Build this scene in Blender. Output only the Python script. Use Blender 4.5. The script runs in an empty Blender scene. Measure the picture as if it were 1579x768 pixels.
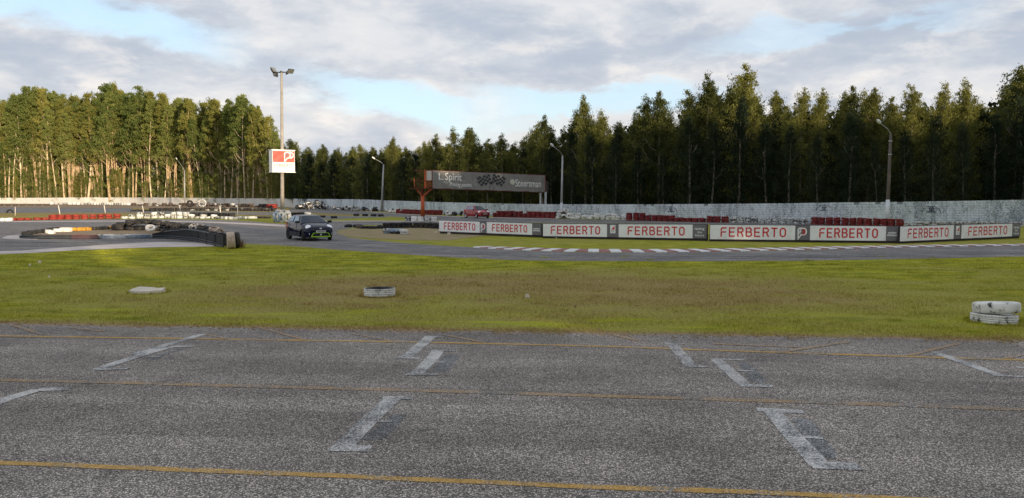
import bpy, bmesh, math, random
import numpy as np
from mathutils import Vector, Matrix
from mathutils.geometry import tessellate_polygon
from mathutils import noise as mnoise
random.seed(7)
rng = np.random.default_rng(11)
S = bpy.context.scene
COL = S.collection
PI = math.pi

# ------------------------------------------------------------------ camera
CH = 2.3                      # eye height above the ground
F = 1193.0                    # focal length in photo pixels (1579 wide)
TH = math.atan(80 / F)        # the camera looks down a little
cam_d = bpy.data.cameras.new('camera')
cam = bpy.data.objects.new('camera', cam_d)
COL.objects.link(cam)
cam.location = (0, 0, CH)
cam.rotation_euler = (PI / 2 - TH, 0, 0)
cam_d.sensor_width = 36
cam_d.lens = 36 * F / 1579
cam_d.clip_start = 0.1
cam_d.clip_end = 6000
S.camera = cam
S.view_settings.view_transform = 'Standard'
S.view_settings.look = 'None'
S.view_settings.exposure = 0.36
S.view_settings.gamma = 1.0
S.cycles.max_bounces = 6
S.cycles.diffuse_bounces = 3
S.cycles.transparent_max_bounces = 4

SUN_AZ = math.radians(35)     # the sun stands behind the camera, this far to the right
SUN_EL = math.radians(7.5)
SUN_DIR = Vector((math.sin(SUN_AZ) * math.cos(SUN_EL), -math.cos(SUN_AZ) * math.cos(SUN_EL), math.sin(SUN_EL)))


# ------------------------------------------------------------------ node helper
class NT:
    def __init__(s, tree):
        s.t = tree
        s.n = tree.nodes
        s.l = tree.links

    def _in(s, sock, v):
        if v is None:
            return
        if isinstance(v, bpy.types.NodeSocket):
            s.l.new(v, sock)
        elif isinstance(v, (tuple, list)):
            if len(v) == 3 and sock.type == 'RGBA':
                v = (*v, 1)
            sock.default_value = v
        else:
            sock.default_value = v

    def math(s, op, a, b=None, c=None, clamp=False):
        n = s.n.new('ShaderNodeMath')
        n.operation = op
        n.use_clamp = clamp
        s._in(n.inputs[0], a)
        s._in(n.inputs[1], b)
        s._in(n.inputs[2], c)
        return n.outputs[0]

    def mix(s, fac, a, b, mode='MIX'):
        n = s.n.new('ShaderNodeMix')
        n.data_type = 'RGBA'
        n.blend_type = mode
        s._in(n.inputs[0], fac)
        s._in(n.inputs[6], a)
        s._in(n.inputs[7], b)
        return n.outputs[2]

    def noise(s, vec, scale, detail=3, rough=0.55, dist=0.0):
        n = s.n.new('ShaderNodeTexNoise')
        s._in(n.inputs['Vector'], vec)
        n.inputs['Scale'].default_value = scale
        n.inputs['Detail'].default_value = detail
        n.inputs['Roughness'].default_value = rough
        n.inputs['Distortion'].default_value = dist
        return n.outputs[0]

    def voro(s, vec, scale, feature='F1', rnd=1.0):
        n = s.n.new('ShaderNodeTexVoronoi')
        n.feature = feature
        s._in(n.inputs['Vector'], vec)
        n.inputs['Scale'].default_value = scale
        n.inputs['Randomness'].default_value = rnd
        return n.outputs

    def smooth(s, v, lo, hi, a=0.0, b=1.0):
        n = s.n.new('ShaderNodeMapRange')
        n.interpolation_type = 'SMOOTHSTEP'
        s._in(n.inputs[0], v)
        s._in(n.inputs[1], lo)
        s._in(n.inputs[2], hi)
        s._in(n.inputs[3], a)
        s._in(n.inputs[4], b)
        return n.outputs[0]

    def scale(s, vec, v):
        n = s.n.new('ShaderNodeVectorMath')
        n.operation = 'MULTIPLY'
        s._in(n.inputs[0], vec)
        n.inputs[1].default_value = v
        return n.outputs[0]

    def sep(s, vec):
        n = s.n.new('ShaderNodeSeparateXYZ')
        s._in(n.inputs[0], vec)
        return n.outputs

    def comb(s, x, y, z):
        n = s.n.new('ShaderNodeCombineXYZ')
        s._in(n.inputs[0], x)
        s._in(n.inputs[1], y)
        s._in(n.inputs[2], z)
        return n.outputs[0]

    def pos(s):
        return s.n.new('ShaderNodeNewGeometry').outputs['Position']

    def obj(s):
        return s.n.new('ShaderNodeTexCoord').outputs['Object']

    def rand(s):
        return s.n.new('ShaderNodeObjectInfo').outputs['Random']

    def bump(s, h, strength, dist):
        n = s.n.new('ShaderNodeBump')
        s._in(n.inputs['Height'], h)
        n.inputs['Strength'].default_value = strength
        n.inputs['Distance'].default_value = dist
        return n.outputs[0]


# ------------------------------------------------------------------ sky
world = bpy.data.worlds.new('World')
S.world = world
world.use_nodes = True
wt = NT(world.node_tree)
wt.n.clear()
wo = wt.n.new('ShaderNodeOutputWorld')
sky = wt.n.new('ShaderNodeTexSky')
sky.sky_type = 'NISHITA'
sky.sun_disc = False
sky.sun_elevation = SUN_EL
sky.sun_rotation = math.atan2(SUN_DIR.x, SUN_DIR.y)
sky.air_density = 1.0
sky.dust_density = 0.6
sky.ozone_density = 1.4
dirv = wt.n.new('ShaderNodeTexCoord').outputs['Generated']
dx, dy, dz = wt.sep(dirv)
zc = wt.math('ADD', wt.math('MAXIMUM', dz, 0.0), 0.09)
uv = wt.comb(wt.math('DIVIDE', dx, zc), wt.math('DIVIDE', dy, zc), 0.0)
az = wt.math('ARCTAN2', dx, dy)
el = wt.math('ARCSINE', dz)
n_big = wt.noise(uv, 0.55, 6, 0.56, 0.25)
n_mid = wt.noise(wt.comb(wt.math('MULTIPLY', az, 1.9), wt.math('MULTIPLY', el, 6.0), 0.3), 2.2, 6, 0.58, 0.2)
n_fine = wt.noise(wt.comb(wt.math('MULTIPLY', az, 3.2), wt.math('MULTIPLY', el, 7.5), 2.0), 4.2, 6, 0.6, 0.3)
n_edge = wt.math('ADD', wt.math('MULTIPLY', n_mid, 0.6), wt.math('MULTIPLY', n_fine, 0.4))


def streak(a0, e0, slope, half, alo, ahi, amt):
    """a long gap between cloud banks: a sloping band of clear sky"""
    c = wt.math('SUBTRACT', e0, wt.math('MULTIPLY', wt.math('SUBTRACT', az, a0), slope))
    d = wt.math('ABSOLUTE', wt.math('SUBTRACT', el, c))
    d = wt.math('ADD', d, wt.math('MULTIPLY', wt.math('SUBTRACT', n_edge, 0.5), -0.16))
    m = wt.smooth(d, half * 0.15, half * 1.5, 1.0, 0.0)
    w = wt.math('MULTIPLY', wt.smooth(az, alo - 0.07, alo + 0.07), wt.smooth(az, ahi - 0.07, ahi + 0.07, 1.0, 0.0))
    return wt.math('MULTIPLY', wt.math('MULTIPLY', m, w), amt)


gap = wt.smooth(n_big, 0.60, 0.72)
gap = wt.math('MULTIPLY', gap, 0.5)
for a in [(-0.58, 0.222, 0.20, 0.021, -1.3, -0.36, 0.9), (-0.26, 0.150, 0.26, 0.017, -0.24, -0.04, 0.95),
          (0.1, 0.122, 0.02, 0.012, -0.03, 0.26, 0.85), (0.33, 0.19, -0.05, 0.010, 0.26, 0.52, 0.6),
          (-0.16, 0.115, 0.1, 0.008, -0.25, 0.05, 0.5)]:
    gap = wt.math('MAXIMUM', gap, streak(*a))
shade = wt.math('ADD', wt.math('MULTIPLY', n_big, 0.45), wt.math('MULTIPLY', n_edge, 0.55))
cloud = wt.mix(wt.smooth(shade, 0.41, 0.575), (0.385, 0.435, 0.515), (0.62, 0.63, 0.65))
horizon = wt.smooth(el, 0.03, 0.20, 1.0, 0.0)
cloud = wt.mix(wt.math('MULTIPLY', horizon, wt.smooth(n_edge, 0.40, 0.60, 0.25, 0.85)), cloud, (0.66, 0.64, 0.625))
warm = wt.smooth(n_fine, 0.5, 0.72)
low = wt.smooth(el, 0.02, 0.30, 1.0, 0.0)
cloud = wt.mix(wt.math('MULTIPLY', wt.math('MULTIPLY', warm, low), 0.75), cloud, (0.86, 0.79, 0.72))
bgA = wt.n.new('ShaderNodeBackground')
# thin bright veil over the clear sky
clear = wt.mix(0.55, wt.scale(sky.outputs[0], (0.15, 0.15, 0.15)), (0.60, 0.80, 1.03))
wt._in(bgA.inputs[0], wt.mix(gap, cloud, clear))
bgA.inputs[1].default_value = 1.0
wt.l.new(bgA.outputs[0], wo.inputs[0])

sun_d = bpy.data.lights.new('sun', 'SUN')
sun_d.energy = 5.0
sun_d.color = (1.0, 0.80, 0.56)
sun_d.angle = math.radians(0.5)
sun = bpy.data.objects.new('sun', sun_d)
sun.rotation_euler = SUN_DIR.to_track_quat('Z', 'Y').to_euler()
sun.location = (30, -40, 60)
COL.objects.link(sun)


# ------------------------------------------------------------------ geometry of the place from the viewpoint
def ray(px, py):
    a = (px - 789.5) / F
    b = -(py - 384) / F
    return a, math.cos(TH) + math.sin(TH) * b, -math.sin(TH) + math.cos(TH) * b


def G(px, py, z=0.0):
    x, y, zz = ray(px, py)
    t = (CH - z) / -zz
    return Vector((x * t, y * t, z))


def at(px, py, Y):
    x, y, zz = ray(px, py)
    t = Y / y
    return Vector((x * t, Y, CH + zz * t))


def lerp_list(pts, x):
    if x <= pts[0][0]:
        return pts[0][1]
    for (a, b), (c, d) in zip(pts, pts[1:]):
        if x <= c:
            return b + (d - b) * (x - a) / (c - a)
    return pts[-1][1]


# ------------------------------------------------------------------ object helpers
def tag(o, label=None, cat=None, group=None, kind=None):
    if label: o['label'] = label
    if cat: o['category'] = cat
    if group: o['group'] = group
    if kind: o['kind'] = kind
    return o


def empty(name, loc=(0, 0, 0), rz=0.0, label=None, cat=None, group=None, sc=1.0):
    o = bpy.data.objects.new(name, None)
    o.empty_display_size = 0.2
    o.location = loc
    o.rotation_euler = (0, 0, rz)
    o.scale = (sc, sc, sc)
    COL.objects.link(o)
    return tag(o, label, cat, group)


def link(name, me, parent=None, loc=(0, 0, 0), rot=(0, 0, 0), scale=(1, 1, 1)):
    o = bpy.data.objects.new(name, me)
    o.location = loc
    o.rotation_euler = rot
    o.scale = scale
    o.parent = parent
    COL.objects.link(o)
    return o


class MB:
    """collects shapes and links them as one mesh"""
    def __init__(s):
        s.v = []
        s.f = []
        s.smooth = False

    def add(s, vs, fs):
        n = len(s.v)
        s.v += [tuple(v) for v in vs]
        s.f += [tuple(i + n for i in f) for f in fs]
        return s

    def box(s, c, d, rz=0.0, M=None):
        hx, hy, hz = d[0] / 2, d[1] / 2, d[2] / 2
        vs = []
        R = Matrix.Rotation(rz, 3, 'Z') if M is None else M
        for x, y, z in ((-1, -1, -1), (1, -1, -1), (1, 1, -1), (-1, 1, -1), (-1, -1, 1), (1, -1, 1), (1, 1, 1), (-1, 1, 1)):
            p = R @ Vector((x * hx, y * hy, z * hz))
            vs.append((p.x + c[0], p.y + c[1], p.z + c[2]))
        return s.add(vs, [(0, 3, 2, 1), (4, 5, 6, 7), (0, 1, 5, 4), (1, 2, 6, 5), (2, 3, 7, 6), (3, 0, 4, 7)])

    def tube(s, pts, rads, n=8, cap=True):
        pts = [Vector(p) for p in pts]
        if not hasattr(rads, '__len__'):
            rads = [rads] * len(pts)
        vs, fs = [], []
        ref = Vector((0.3, 1, 0.1)).normalized()
        for i, p in enumerate(pts):
            t = (pts[min(i + 1, len(pts) - 1)] - pts[max(i - 1, 0)]).normalized()
            r = ref if abs(t.dot(ref)) < 0.95 else Vector((1, 0, 0))
            a = t.cross(r).normalized()
            b = t.cross(a)
            for k in range(n):
                q = p + (a * math.cos(2 * PI * k / n) + b * math.sin(2 * PI * k / n)) * rads[i]
                vs.append(q)
        for i in range(len(pts) - 1):
            for k in range(n):
                k2 = (k + 1) % n
                fs.append((i * n + k, i * n + k2, (i + 1) * n + k2, (i + 1) * n + k))
        if cap:
            fs.append(tuple(range(n)))
            fs.append(tuple(reversed(range((len(pts) - 1) * n, len(pts) * n))))
        return s.add(vs, fs)

    def bar(s, a, b, w, h):
        a, b = Vector(a), Vector(b)
        t = (b - a).normalized()
        up = Vector((0, 0, 1)) if abs(t.z) < 0.95 else Vector((0, 1, 0))
        sd = t.cross(up).normalized() * w / 2
        u2 = sd.cross(t).normalized() * h / 2
        vs = [p + q for p in (a, b) for q in (-sd - u2, sd - u2, sd + u2, -sd + u2)]
        return s.add(vs, [(0, 1, 2, 3), (7, 6, 5, 4), (0, 4, 5, 1), (1, 5, 6, 2), (2, 6, 7, 3), (3, 7, 4, 0)])

    def lathe(s, prof, n=20, axis='z', closed=True):
        m = len(prof)
        vs = []
        for k in range(n):
            a = 2 * PI * k / n
            for r, h in prof:
                if axis == 'z':
                    vs.append((r * math.cos(a), r * math.sin(a), h))
                else:
                    vs.append((r * math.cos(a), h, r * math.sin(a)))
        fs = []
        for k in range(n):
            k2 = (k + 1) % n
            for j in range(m if closed else m - 1):
                j2 = (j + 1) % m
                fs.append((k * m + j, k2 * m + j, k2 * m + j2, k * m + j2))
        return s.add(vs, fs)

    def mesh(s, name, mat, smooth=False):
        me = bpy.data.meshes.new(name)
        me.from_pydata(s.v, [], s.f)
        me.validate()
        me.update()
        if mat:
            me.materials.append(mat)
        if smooth:
            me.polygons.foreach_set('use_smooth', [True] * len(me.polygons))
        bm = bmesh.new()
        bm.from_mesh(me)
        bmesh.ops.recalc_face_normals(bm, faces=bm.faces)
        bm.to_mesh(me)
        bm.free()
        return me

    def build(s, name, mat, parent=None, smooth=False, **k):
        return link(name, s.mesh(name, mat, smooth), parent, **k)


def np_mesh(name, verts, faces, mat):
    """verts (N,3), faces (M,3 or 4) numpy -> mesh"""
    me = bpy.data.meshes.new(name)
    nv, nf, k = len(verts), len(faces), faces.shape[1]
    me.vertices.add(nv)
    me.vertices.foreach_set('co', verts.astype(np.float32).ravel())
    me.loops.add(nf * k)
    me.loops.foreach_set('vertex_index', faces.astype(np.int32).ravel())
    me.polygons.add(nf)
    me.polygons.foreach_set('loop_start', np.arange(0, nf * k, k, dtype=np.int32))
    me.polygons.foreach_set('loop_total', np.full(nf, k, dtype=np.int32))
    me.update(calc_edges=True)
    me.materials.append(mat)
    return me


def sheet(name, pts, mat, z, parent=None):
    """a flat polygon lying on the ground"""
    P = [Vector((p[0], p[1], 0)) for p in pts]
    tri = tessellate_polygon([P])
    o0 = MB()
    o0.add([(p.x, p.y, z) for p in P], [tuple(t) for t in tri])
    me = bpy.data.meshes.new(name)
    me.from_pydata(o0.v, [], o0.f)
    me.update()
    bm = bmesh.new()
    bm.from_mesh(me)
    for f in bm.faces:
        if f.normal.z < 0:
            f.normal_flip()
    bm.to_mesh(me)
    bm.free()
    me.materials.append(mat)
    return link(name, me, parent)


def curve_pts(pts, step=0.5, jit=0.0, seed=0):
    """Catmull-Rom through ground points, resampled, with an uneven edge"""
    P = [Vector((p[0], p[1], 0)) for p in pts]
    out = []
    for i in range(len(P) - 1):
        p0, p1, p2, p3 = P[max(i - 1, 0)], P[i], P[i + 1], P[min(i + 2, len(P) - 1)]
        n = max(1, int((p2 - p1).length / step))
        n = min(n, 160)
        for k in range(n):
            t = k / n
            q = 0.5 * ((2 * p1) + (p2 - p0) * t + (2 * p0 - 5 * p1 + 4 * p2 - p3) * t * t + (3 * p1 - p0 - 3 * p2 + p3) * t ** 3)
            out.append(q)
    out.append(P[-1])
    if jit:
        for i, q in enumerate(out):
            d = mnoise.noise_vector(Vector((q.x * 0.9 + seed, q.y * 0.9, 3.1))) * jit + mnoise.noise_vector(Vector((q.x * 4 + seed, q.y * 4, 9.1))) * jit * 0.6
            q.x += d.x
            q.y += d.y
    return out


# ------------------------------------------------------------------ materials
def new_mat(name):
    m = bpy.data.materials.new(name)
    m.use_nodes = True
    t = NT(m.node_tree)
    b = m.node_tree.nodes['Principled BSDF']
    b.inputs['Specular IOR Level'].default_value = 0.3
    return m, t, b


def plain(name, col, rough=0.6, var=0.25, scale=3.0, metal=0.0, grime=None, gamt=0.5, bump=0.0, spec=0.4, coat=0.0):
    m, t, b = new_mat(name)
    p = t.obj()
    n = t.noise(p, scale, 5, 0.6)
    c = t.mix(t.smooth(n, 0.25, 0.75), tuple(x * (1 - var) for x in col), tuple(min(1, x * (1 + var)) for x in col))
    if grime:
        g = t.noise(p, scale * 2.7, 6, 0.65, 0.3)
        c = t.mix(t.math('MULTIPLY', t.smooth(g, 0.48, 0.66), gamt), c, grime)
    t._in(b.inputs['Base Color'], c)
    b.inputs['Roughness'].default_value = rough
    b.inputs['Metallic'].default_value = metal
    b.inputs['Specular IOR Level'].default_value = spec
    b.inputs['Coat Weight'].default_value = coat
    b.inputs['Coat Roughness'].default_value = 0.08
    if bump:
        t._in(b.inputs['Normal'], t.bump(t.noise(p, scale * 6, 4), 0.5, bump))
    return m


def asphalt_nodes(t, base=1.0, tint=(1, 1, 1), coarse=True):
    p = t.pos()
    xy = t.scale(p, (1, 1, 0))
    v = t.voro(xy, 78.0)
    r = t.sep(v['Color'])[0]
    stone = t.smooth(r, 0.15, 0.95, 0.07, 0.50)
    edge = t.smooth(v['Distance'], 0.30, 0.66, 1.0, 0.13)
    g = t.math('MULTIPLY', stone, edge)
    n2 = t.noise(xy, 38.0, 4, 0.75)
    g = t.math('MULTIPLY', g, t.smooth(n2, 0.34, 0.66, 0.45, 1.5))
    g2 = t.math('MULTIPLY', t.noise(xy, 9.0, 4, 0.7), 0.5)
    big = t.noise(xy, 0.45, 5, 0.62)
    tone = t.smooth(big, 0.3, 0.7, 0.74, 1.18)
    # darker bands rubbed in along the direction of travel
    x, y, z = t.sep(p)
    across = t.math('ADD', y, t.math('MULTIPLY', x, 0.115))
    band = t.noise(t.comb(t.math('MULTIPLY', x, 0.05), across, 0.0), 1.15, 3, 0.6)
    tone = t.math('MULTIPLY', tone, t.smooth(band, 0.38, 0.62, 0.82, 1.08))
    g = t.math('MULTIPLY', t.math('ADD', t.math('MULTIPLY', g, 0.85), t.math('MULTIPLY', g2, 0.22)), tone)
    g = t.math('MULTIPLY', g, base)
    # oil stains, filler patches and hairline cracks
    st = t.noise(xy, 1.35, 5, 0.7, 0.6)
    g = t.math('MULTIPLY', g, t.smooth(st, 0.60, 0.72, 1.0, 0.66))
    cr = t.math('ABSOLUTE', t.math('SUBTRACT', t.noise(xy, 0.55, 6, 0.6, 0.5), 0.5))
    g = t.math('MULTIPLY', g, t.smooth(cr, 0.0, 0.0028, 0.55, 1.0))
    pale = t.noise(xy, 0.8, 4, 0.6, 0.3)
    g = t.math('MULTIPLY', g, t.smooth(pale, 0.60, 0.75, 1.0, 1.28))
    col = t.mix(1.0, t.comb(g, g, g), tint, 'MULTIPLY')
    h = t.math('ADD', t.math('MULTIPLY', t.math('SUBTRACT', 0.6, v['Distance']), 1.0), t.math('MULTIPLY', n2, 0.8))
    return p, xy, col, g, h


def asphalt(name, base, tint, rough=0.85):
    m, t, b = new_mat(name)
    p, xy, col, g, h = asphalt_nodes(t, base, tint)
    t._in(b.inputs['Base Color'], col)
    b.inputs['Roughness'].default_value = rough
    t._in(b.inputs['Normal'], t.bump(h, 0.5, 0.006))
    return m


def road_paint(name, colour, wear_lo, wear_hi, amt):
    """worn paint: the stones show through"""
    m, t, b = new_mat(name)
    p, xy, col, g, h = asphalt_nodes(t, 1.25, (1, 1, 1.0))
    w = t.math('ADD', t.math('MULTIPLY', t.noise(xy, 30, 4, 0.7), 0.55), t.math('MULTIPLY', t.noise(xy, 2.2, 4, 0.6), 0.45))
    k = t.math('MULTIPLY', t.smooth(w, wear_lo, wear_hi), amt)
    pc = t.mix(t.smooth(g, 0.03, 0.25), tuple(c * 0.55 for c in colour), colour)
    t._in(b.inputs['Base Color'], t.mix(k, col, pc))
    b.inputs['Roughness'].default_value = 0.8
    t._in(b.inputs['Normal'], t.bump(h, 0.4, 0.005))
    return m


def grass_nodes(t):
    """colour of the turf by place: green, dry and bare patches"""
    p = t.pos()
    xy = t.scale(p, (1, 1, 0))
    x, y, z = t.sep(p)
    n1 = t.noise(t.scale(p, (0.45, 1, 0)), 0.33, 6, 0.62, 0.4)
    n2 = t.noise(t.scale(p, (0.6, 1, 0)), 1.7, 5, 0.65, 0.2)
    n3 = t.noise(xy, 14.0, 5, 0.7)
    # dry ground in the middle of the field, lush at the edges of the asphalt
    cx = t.math('MULTIPLY', t.math('SUBTRACT', x, 0.8), 0.105)
    cy = t.math('MULTIPLY', t.math('SUBTRACT', y, 19.0), 0.22)
    d = t.math('SQRT', t.math('ADD', t.math('MULTIPLY', cx, cx), t.math('MULTIPLY', cy, cy)))
    dry = t.smooth(d, 0.3, 1.5, 0.27, -0.02)
    edge = t.math('SUBTRACT', t.math('ADD', y, t.math('MULTIPLY', x, 0.104)), 13.05)
    dry = t.math('ADD', dry, t.smooth(edge, 0.05, 0.7, 0.34, 0.0))
    lush = t.math('MULTIPLY', t.smooth(y, 23.5, 28.0), t.smooth(y, 33, 38, 1.0, 0.0))
    s = t.math('ADD', t.math('ADD', t.math('MULTIPLY', n1, 0.62), t.math('MULTIPLY', n2, 0.38)), dry)
    s = t.math('SUBTRACT', s, t.math('MULTIPLY', lush, 0.16))
    far = t.math('MULTIPLY', t.smooth(y, 78, 100), t.smooth(x, -14, -24))
    s = t.math('ADD', s, t.math('MULTIPLY', far, 0.34))
    green = t.mix(t.smooth(n2, 0.35, 0.65), (0.20, 0.22, 0.018), (0.41, 0.40, 0.034))
    olive = t.mix(t.smooth(n3, 0.3, 0.7), (0.235, 0.225, 0.038), (0.42, 0.39, 0.095))
    dryc = t.mix(t.smooth(n3, 0.35, 0.7), (0.22, 0.165, 0.055), (0.45, 0.35, 0.145))
    c = t.mix(t.smooth(s, 0.40, 0.56), green, olive)
    lime = t.math('MULTIPLY', t.smooth(t.noise(t.scale(p, (0.35, 1.6, 0)), 1.1, 5, 0.65, 0.3), 0.52, 0.66), t.math('MULTIPLY', t.smooth(edge, 0.25, 0.8), t.smooth(edge, 1.6, 3.2, 1.0, 0.25)))
    c = t.mix(t.smooth(s, 0.55, 0.78), c, dryc)
    c = t.mix(t.math('MULTIPLY', lime, 0.75), c, (0.40, 0.44, 0.02))
    soil = t.mix(t.smooth(n3, 0.3, 0.7), (0.20, 0.145, 0.095), (0.33, 0.25, 0.17))
    c = t.mix(t.smooth(s, 0.86, 0.98), c, soil)
    return p, xy, c, n3, s


def grass_ground():
    m, t, b = new_mat('turf')
    p, xy, c, n3, s = grass_nodes(t)
    fine = t.noise(t.scale(p, (1, 0.8, 0)), 45, 3, 0.8)
    c = t.mix(1.0, c, t.mix(t.smooth(fine, 0.3, 0.7), (0.45, 0.45, 0.43), (1.3, 1.3, 1.22)), 'MULTIPLY')
    t._in(b.inputs['Base Color'], c)
    b.inputs['Roughness'].default_value = 0.95
    b.inputs['Specular IOR Level'].default_value = 0.1
    t._in(b.inputs['Normal'], t.bump(t.math('ADD', fine, n3), 0.7, 0.03))
    return m


def blade_mat():
    m, t, b = new_mat('grass_blade')
    p, xy, c, n3, s = grass_nodes(t)
    r = t.noise(xy, 60, 2, 0.9)
    c = t.mix(1.0, c, t.mix(t.smooth(r, 0.3, 0.7), (0.55, 0.58, 0.5), (1.6, 1.5, 1.4)), 'MULTIPLY')
    t._in(b.inputs['Base Color'], c)
    b.inputs['Roughness'].default_value = 0.8
    b.inputs['Specular IOR Level'].default_value = 0.15
    return m


def soil_mat(name, a, bcol, mixg=0.3):
    m, t, b = new_mat(name)
    p = t.pos()
    n = t.noise(p, 1.1, 6, 0.65)
    n3 = t.noise(p, 16, 5, 0.7)
    c = t.mix(t.smooth(n3, 0.3, 0.7), a, bcol)
    c = t.mix(t.math('MULTIPLY', t.smooth(n, 0.5, 0.62), mixg), c, (0.16, 0.17, 0.04))
    t._in(b.inputs['Base Color'], c)
    b.inputs['Roughness'].default_value = 0.95
    t._in(b.inputs['Normal'], t.bump(n3, 0.6, 0.03))
    return m


def tyre_mat(name, col, worn=(0.035, 0.035, 0.037), lo=0.52, hi=0.66, rough=0.75):
    m, t, b = new_mat(name)
    o = t.obj()
    r = t.rand()
    pv = t.comb(t.math('MULTIPLY', r, 37.0), t.math('MULTIPLY', r, 11.0), 0.0)
    n = t.n.new('ShaderNodeVectorMath')
    n.operation = 'ADD'
    t._in(n.inputs[0], o)
    t._in(n.inputs[1], pv)
    v = n.outputs[0]
    w = t.noise(v, 7.0, 6, 0.68, 0.3)
    w = t.math('ADD', w, t.math('MULTIPLY', t.math('SUBTRACT', r, 0.5), 0.10))
    c = t.mix(t.smooth(t.noise(v, 3.0, 3), 0.3, 0.7), tuple(x * 0.78 for x in col), col)
    dirt = t.mix(t.math('MULTIPLY', t.smooth(t.noise(v, 4.2, 5, 0.6), 0.5, 0.75), 0.5), c, (0.22, 0.18, 0.13))
    t._in(b.inputs['Base Color'], t.mix(t.smooth(w, lo, hi), dirt, worn))
    b.inputs['Roughness'].default_value = rough
    t._in(b.inputs['Normal'], t.bump(t.noise(v, 26, 4), 0.5, 0.01))
    return m


def leaf_mat(name, dark, light, trans=0.35, tscale=0.35):
    m = bpy.data.materials.new(name)
    m.use_nodes = True
    t = NT(m.node_tree)
    t.n.clear()
    out = t.n.new('ShaderNodeOutputMaterial')
    o = t.obj()
    r = t.rand()
    n = t.noise(o, tscale, 3, 0.6)
    n2 = t.noise(o, tscale * 9, 2, 0.8)
    k = t.math('ADD', t.math('MULTIPLY', n, 0.5), t.math('MULTIPLY', n2, 0.5))
    k = t.math('ADD', k, t.math('MULTIPLY', t.math('SUBTRACT', r, 0.5), 0.22))
    c = t.mix(t.smooth(k, 0.32, 0.68), dark, light)
    d = t.n.new('ShaderNodeBsdfDiffuse')
    tr = t.n.new('ShaderNodeBsdfTranslucent')
    t._in(d.inputs[0], c)
    t._in(tr.inputs[0], t.mix(1.0, c, (1.1, 1.0, 0.6), 'MULTIPLY'))
    ms = t.n.new('ShaderNodeMixShader')
    ms.inputs[0].default_value = trans
    t.l.new(d.outputs[0], ms.inputs[1])
    t.l.new(tr.outputs[0], ms.inputs[2])
    t.l.new(ms.outputs[0], out.inputs[0])
    return m


def wall_mat(name, white, stain, lo, hi, streaky=True):
    m, t, b = new_mat(name)
    p = t.pos()
    u = t.noise(t.scale(p, (0.9, 0.9, 0.35)), 2.6, 6, 0.68, 0.2)
    f = t.noise(t.scale(p, (1, 1, 1.3)), 11.0, 4, 0.8)
    big = t.noise(t.scale(p, (1, 1, 0.2)), 0.22, 4, 0.6)
    k = t.math('ADD', t.math('MULTIPLY', u, 0.34), t.math('MULTIPLY', f, 0.66))
    k = t.math('ADD', k, t.math('MULTIPLY', t.math('SUBTRACT', big, 0.5), 0.35))
    x, y, z = t.sep(p)
    k = t.math('ADD', k, t.smooth(z, 0.05, 0.45, 0.06, 0.0))
    c = t.mix(t.math('MULTIPLY', t.smooth(k, lo, hi), 0.8), white, stain)
    c = t.mix(t.math('MULTIPLY', t.smooth(t.noise(p, 1.1, 5, 0.6), 0.56, 0.7), 0.25), c, (0.22, 0.26, 0.16))
    t._in(b.inputs['Base Color'], c)
    b.inputs['Roughness'].default_value = 0.9
    t._in(b.inputs['Normal'], t.bump(f, 0.4, 0.01))
    return m


def car_paint(name, col, rough=0.33):
    m, t, b = new_mat(name)
    n = t.noise(t.obj(), 2.5, 5, 0.6)
    c = t.mix(t.smooth(n, 0.4, 0.8), col, tuple(x * 0.8 + 0.003 for x in col))
    t._in(b.inputs['Base Color'], c)
    b.inputs['Roughness'].default_value = rough
    b.inputs['Specular IOR Level'].default_value = 0.5
    b.inputs['Coat Weight'].default_value = 0.12
    b.inputs['Coat Roughness'].default_value = 0.05
    return m


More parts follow.
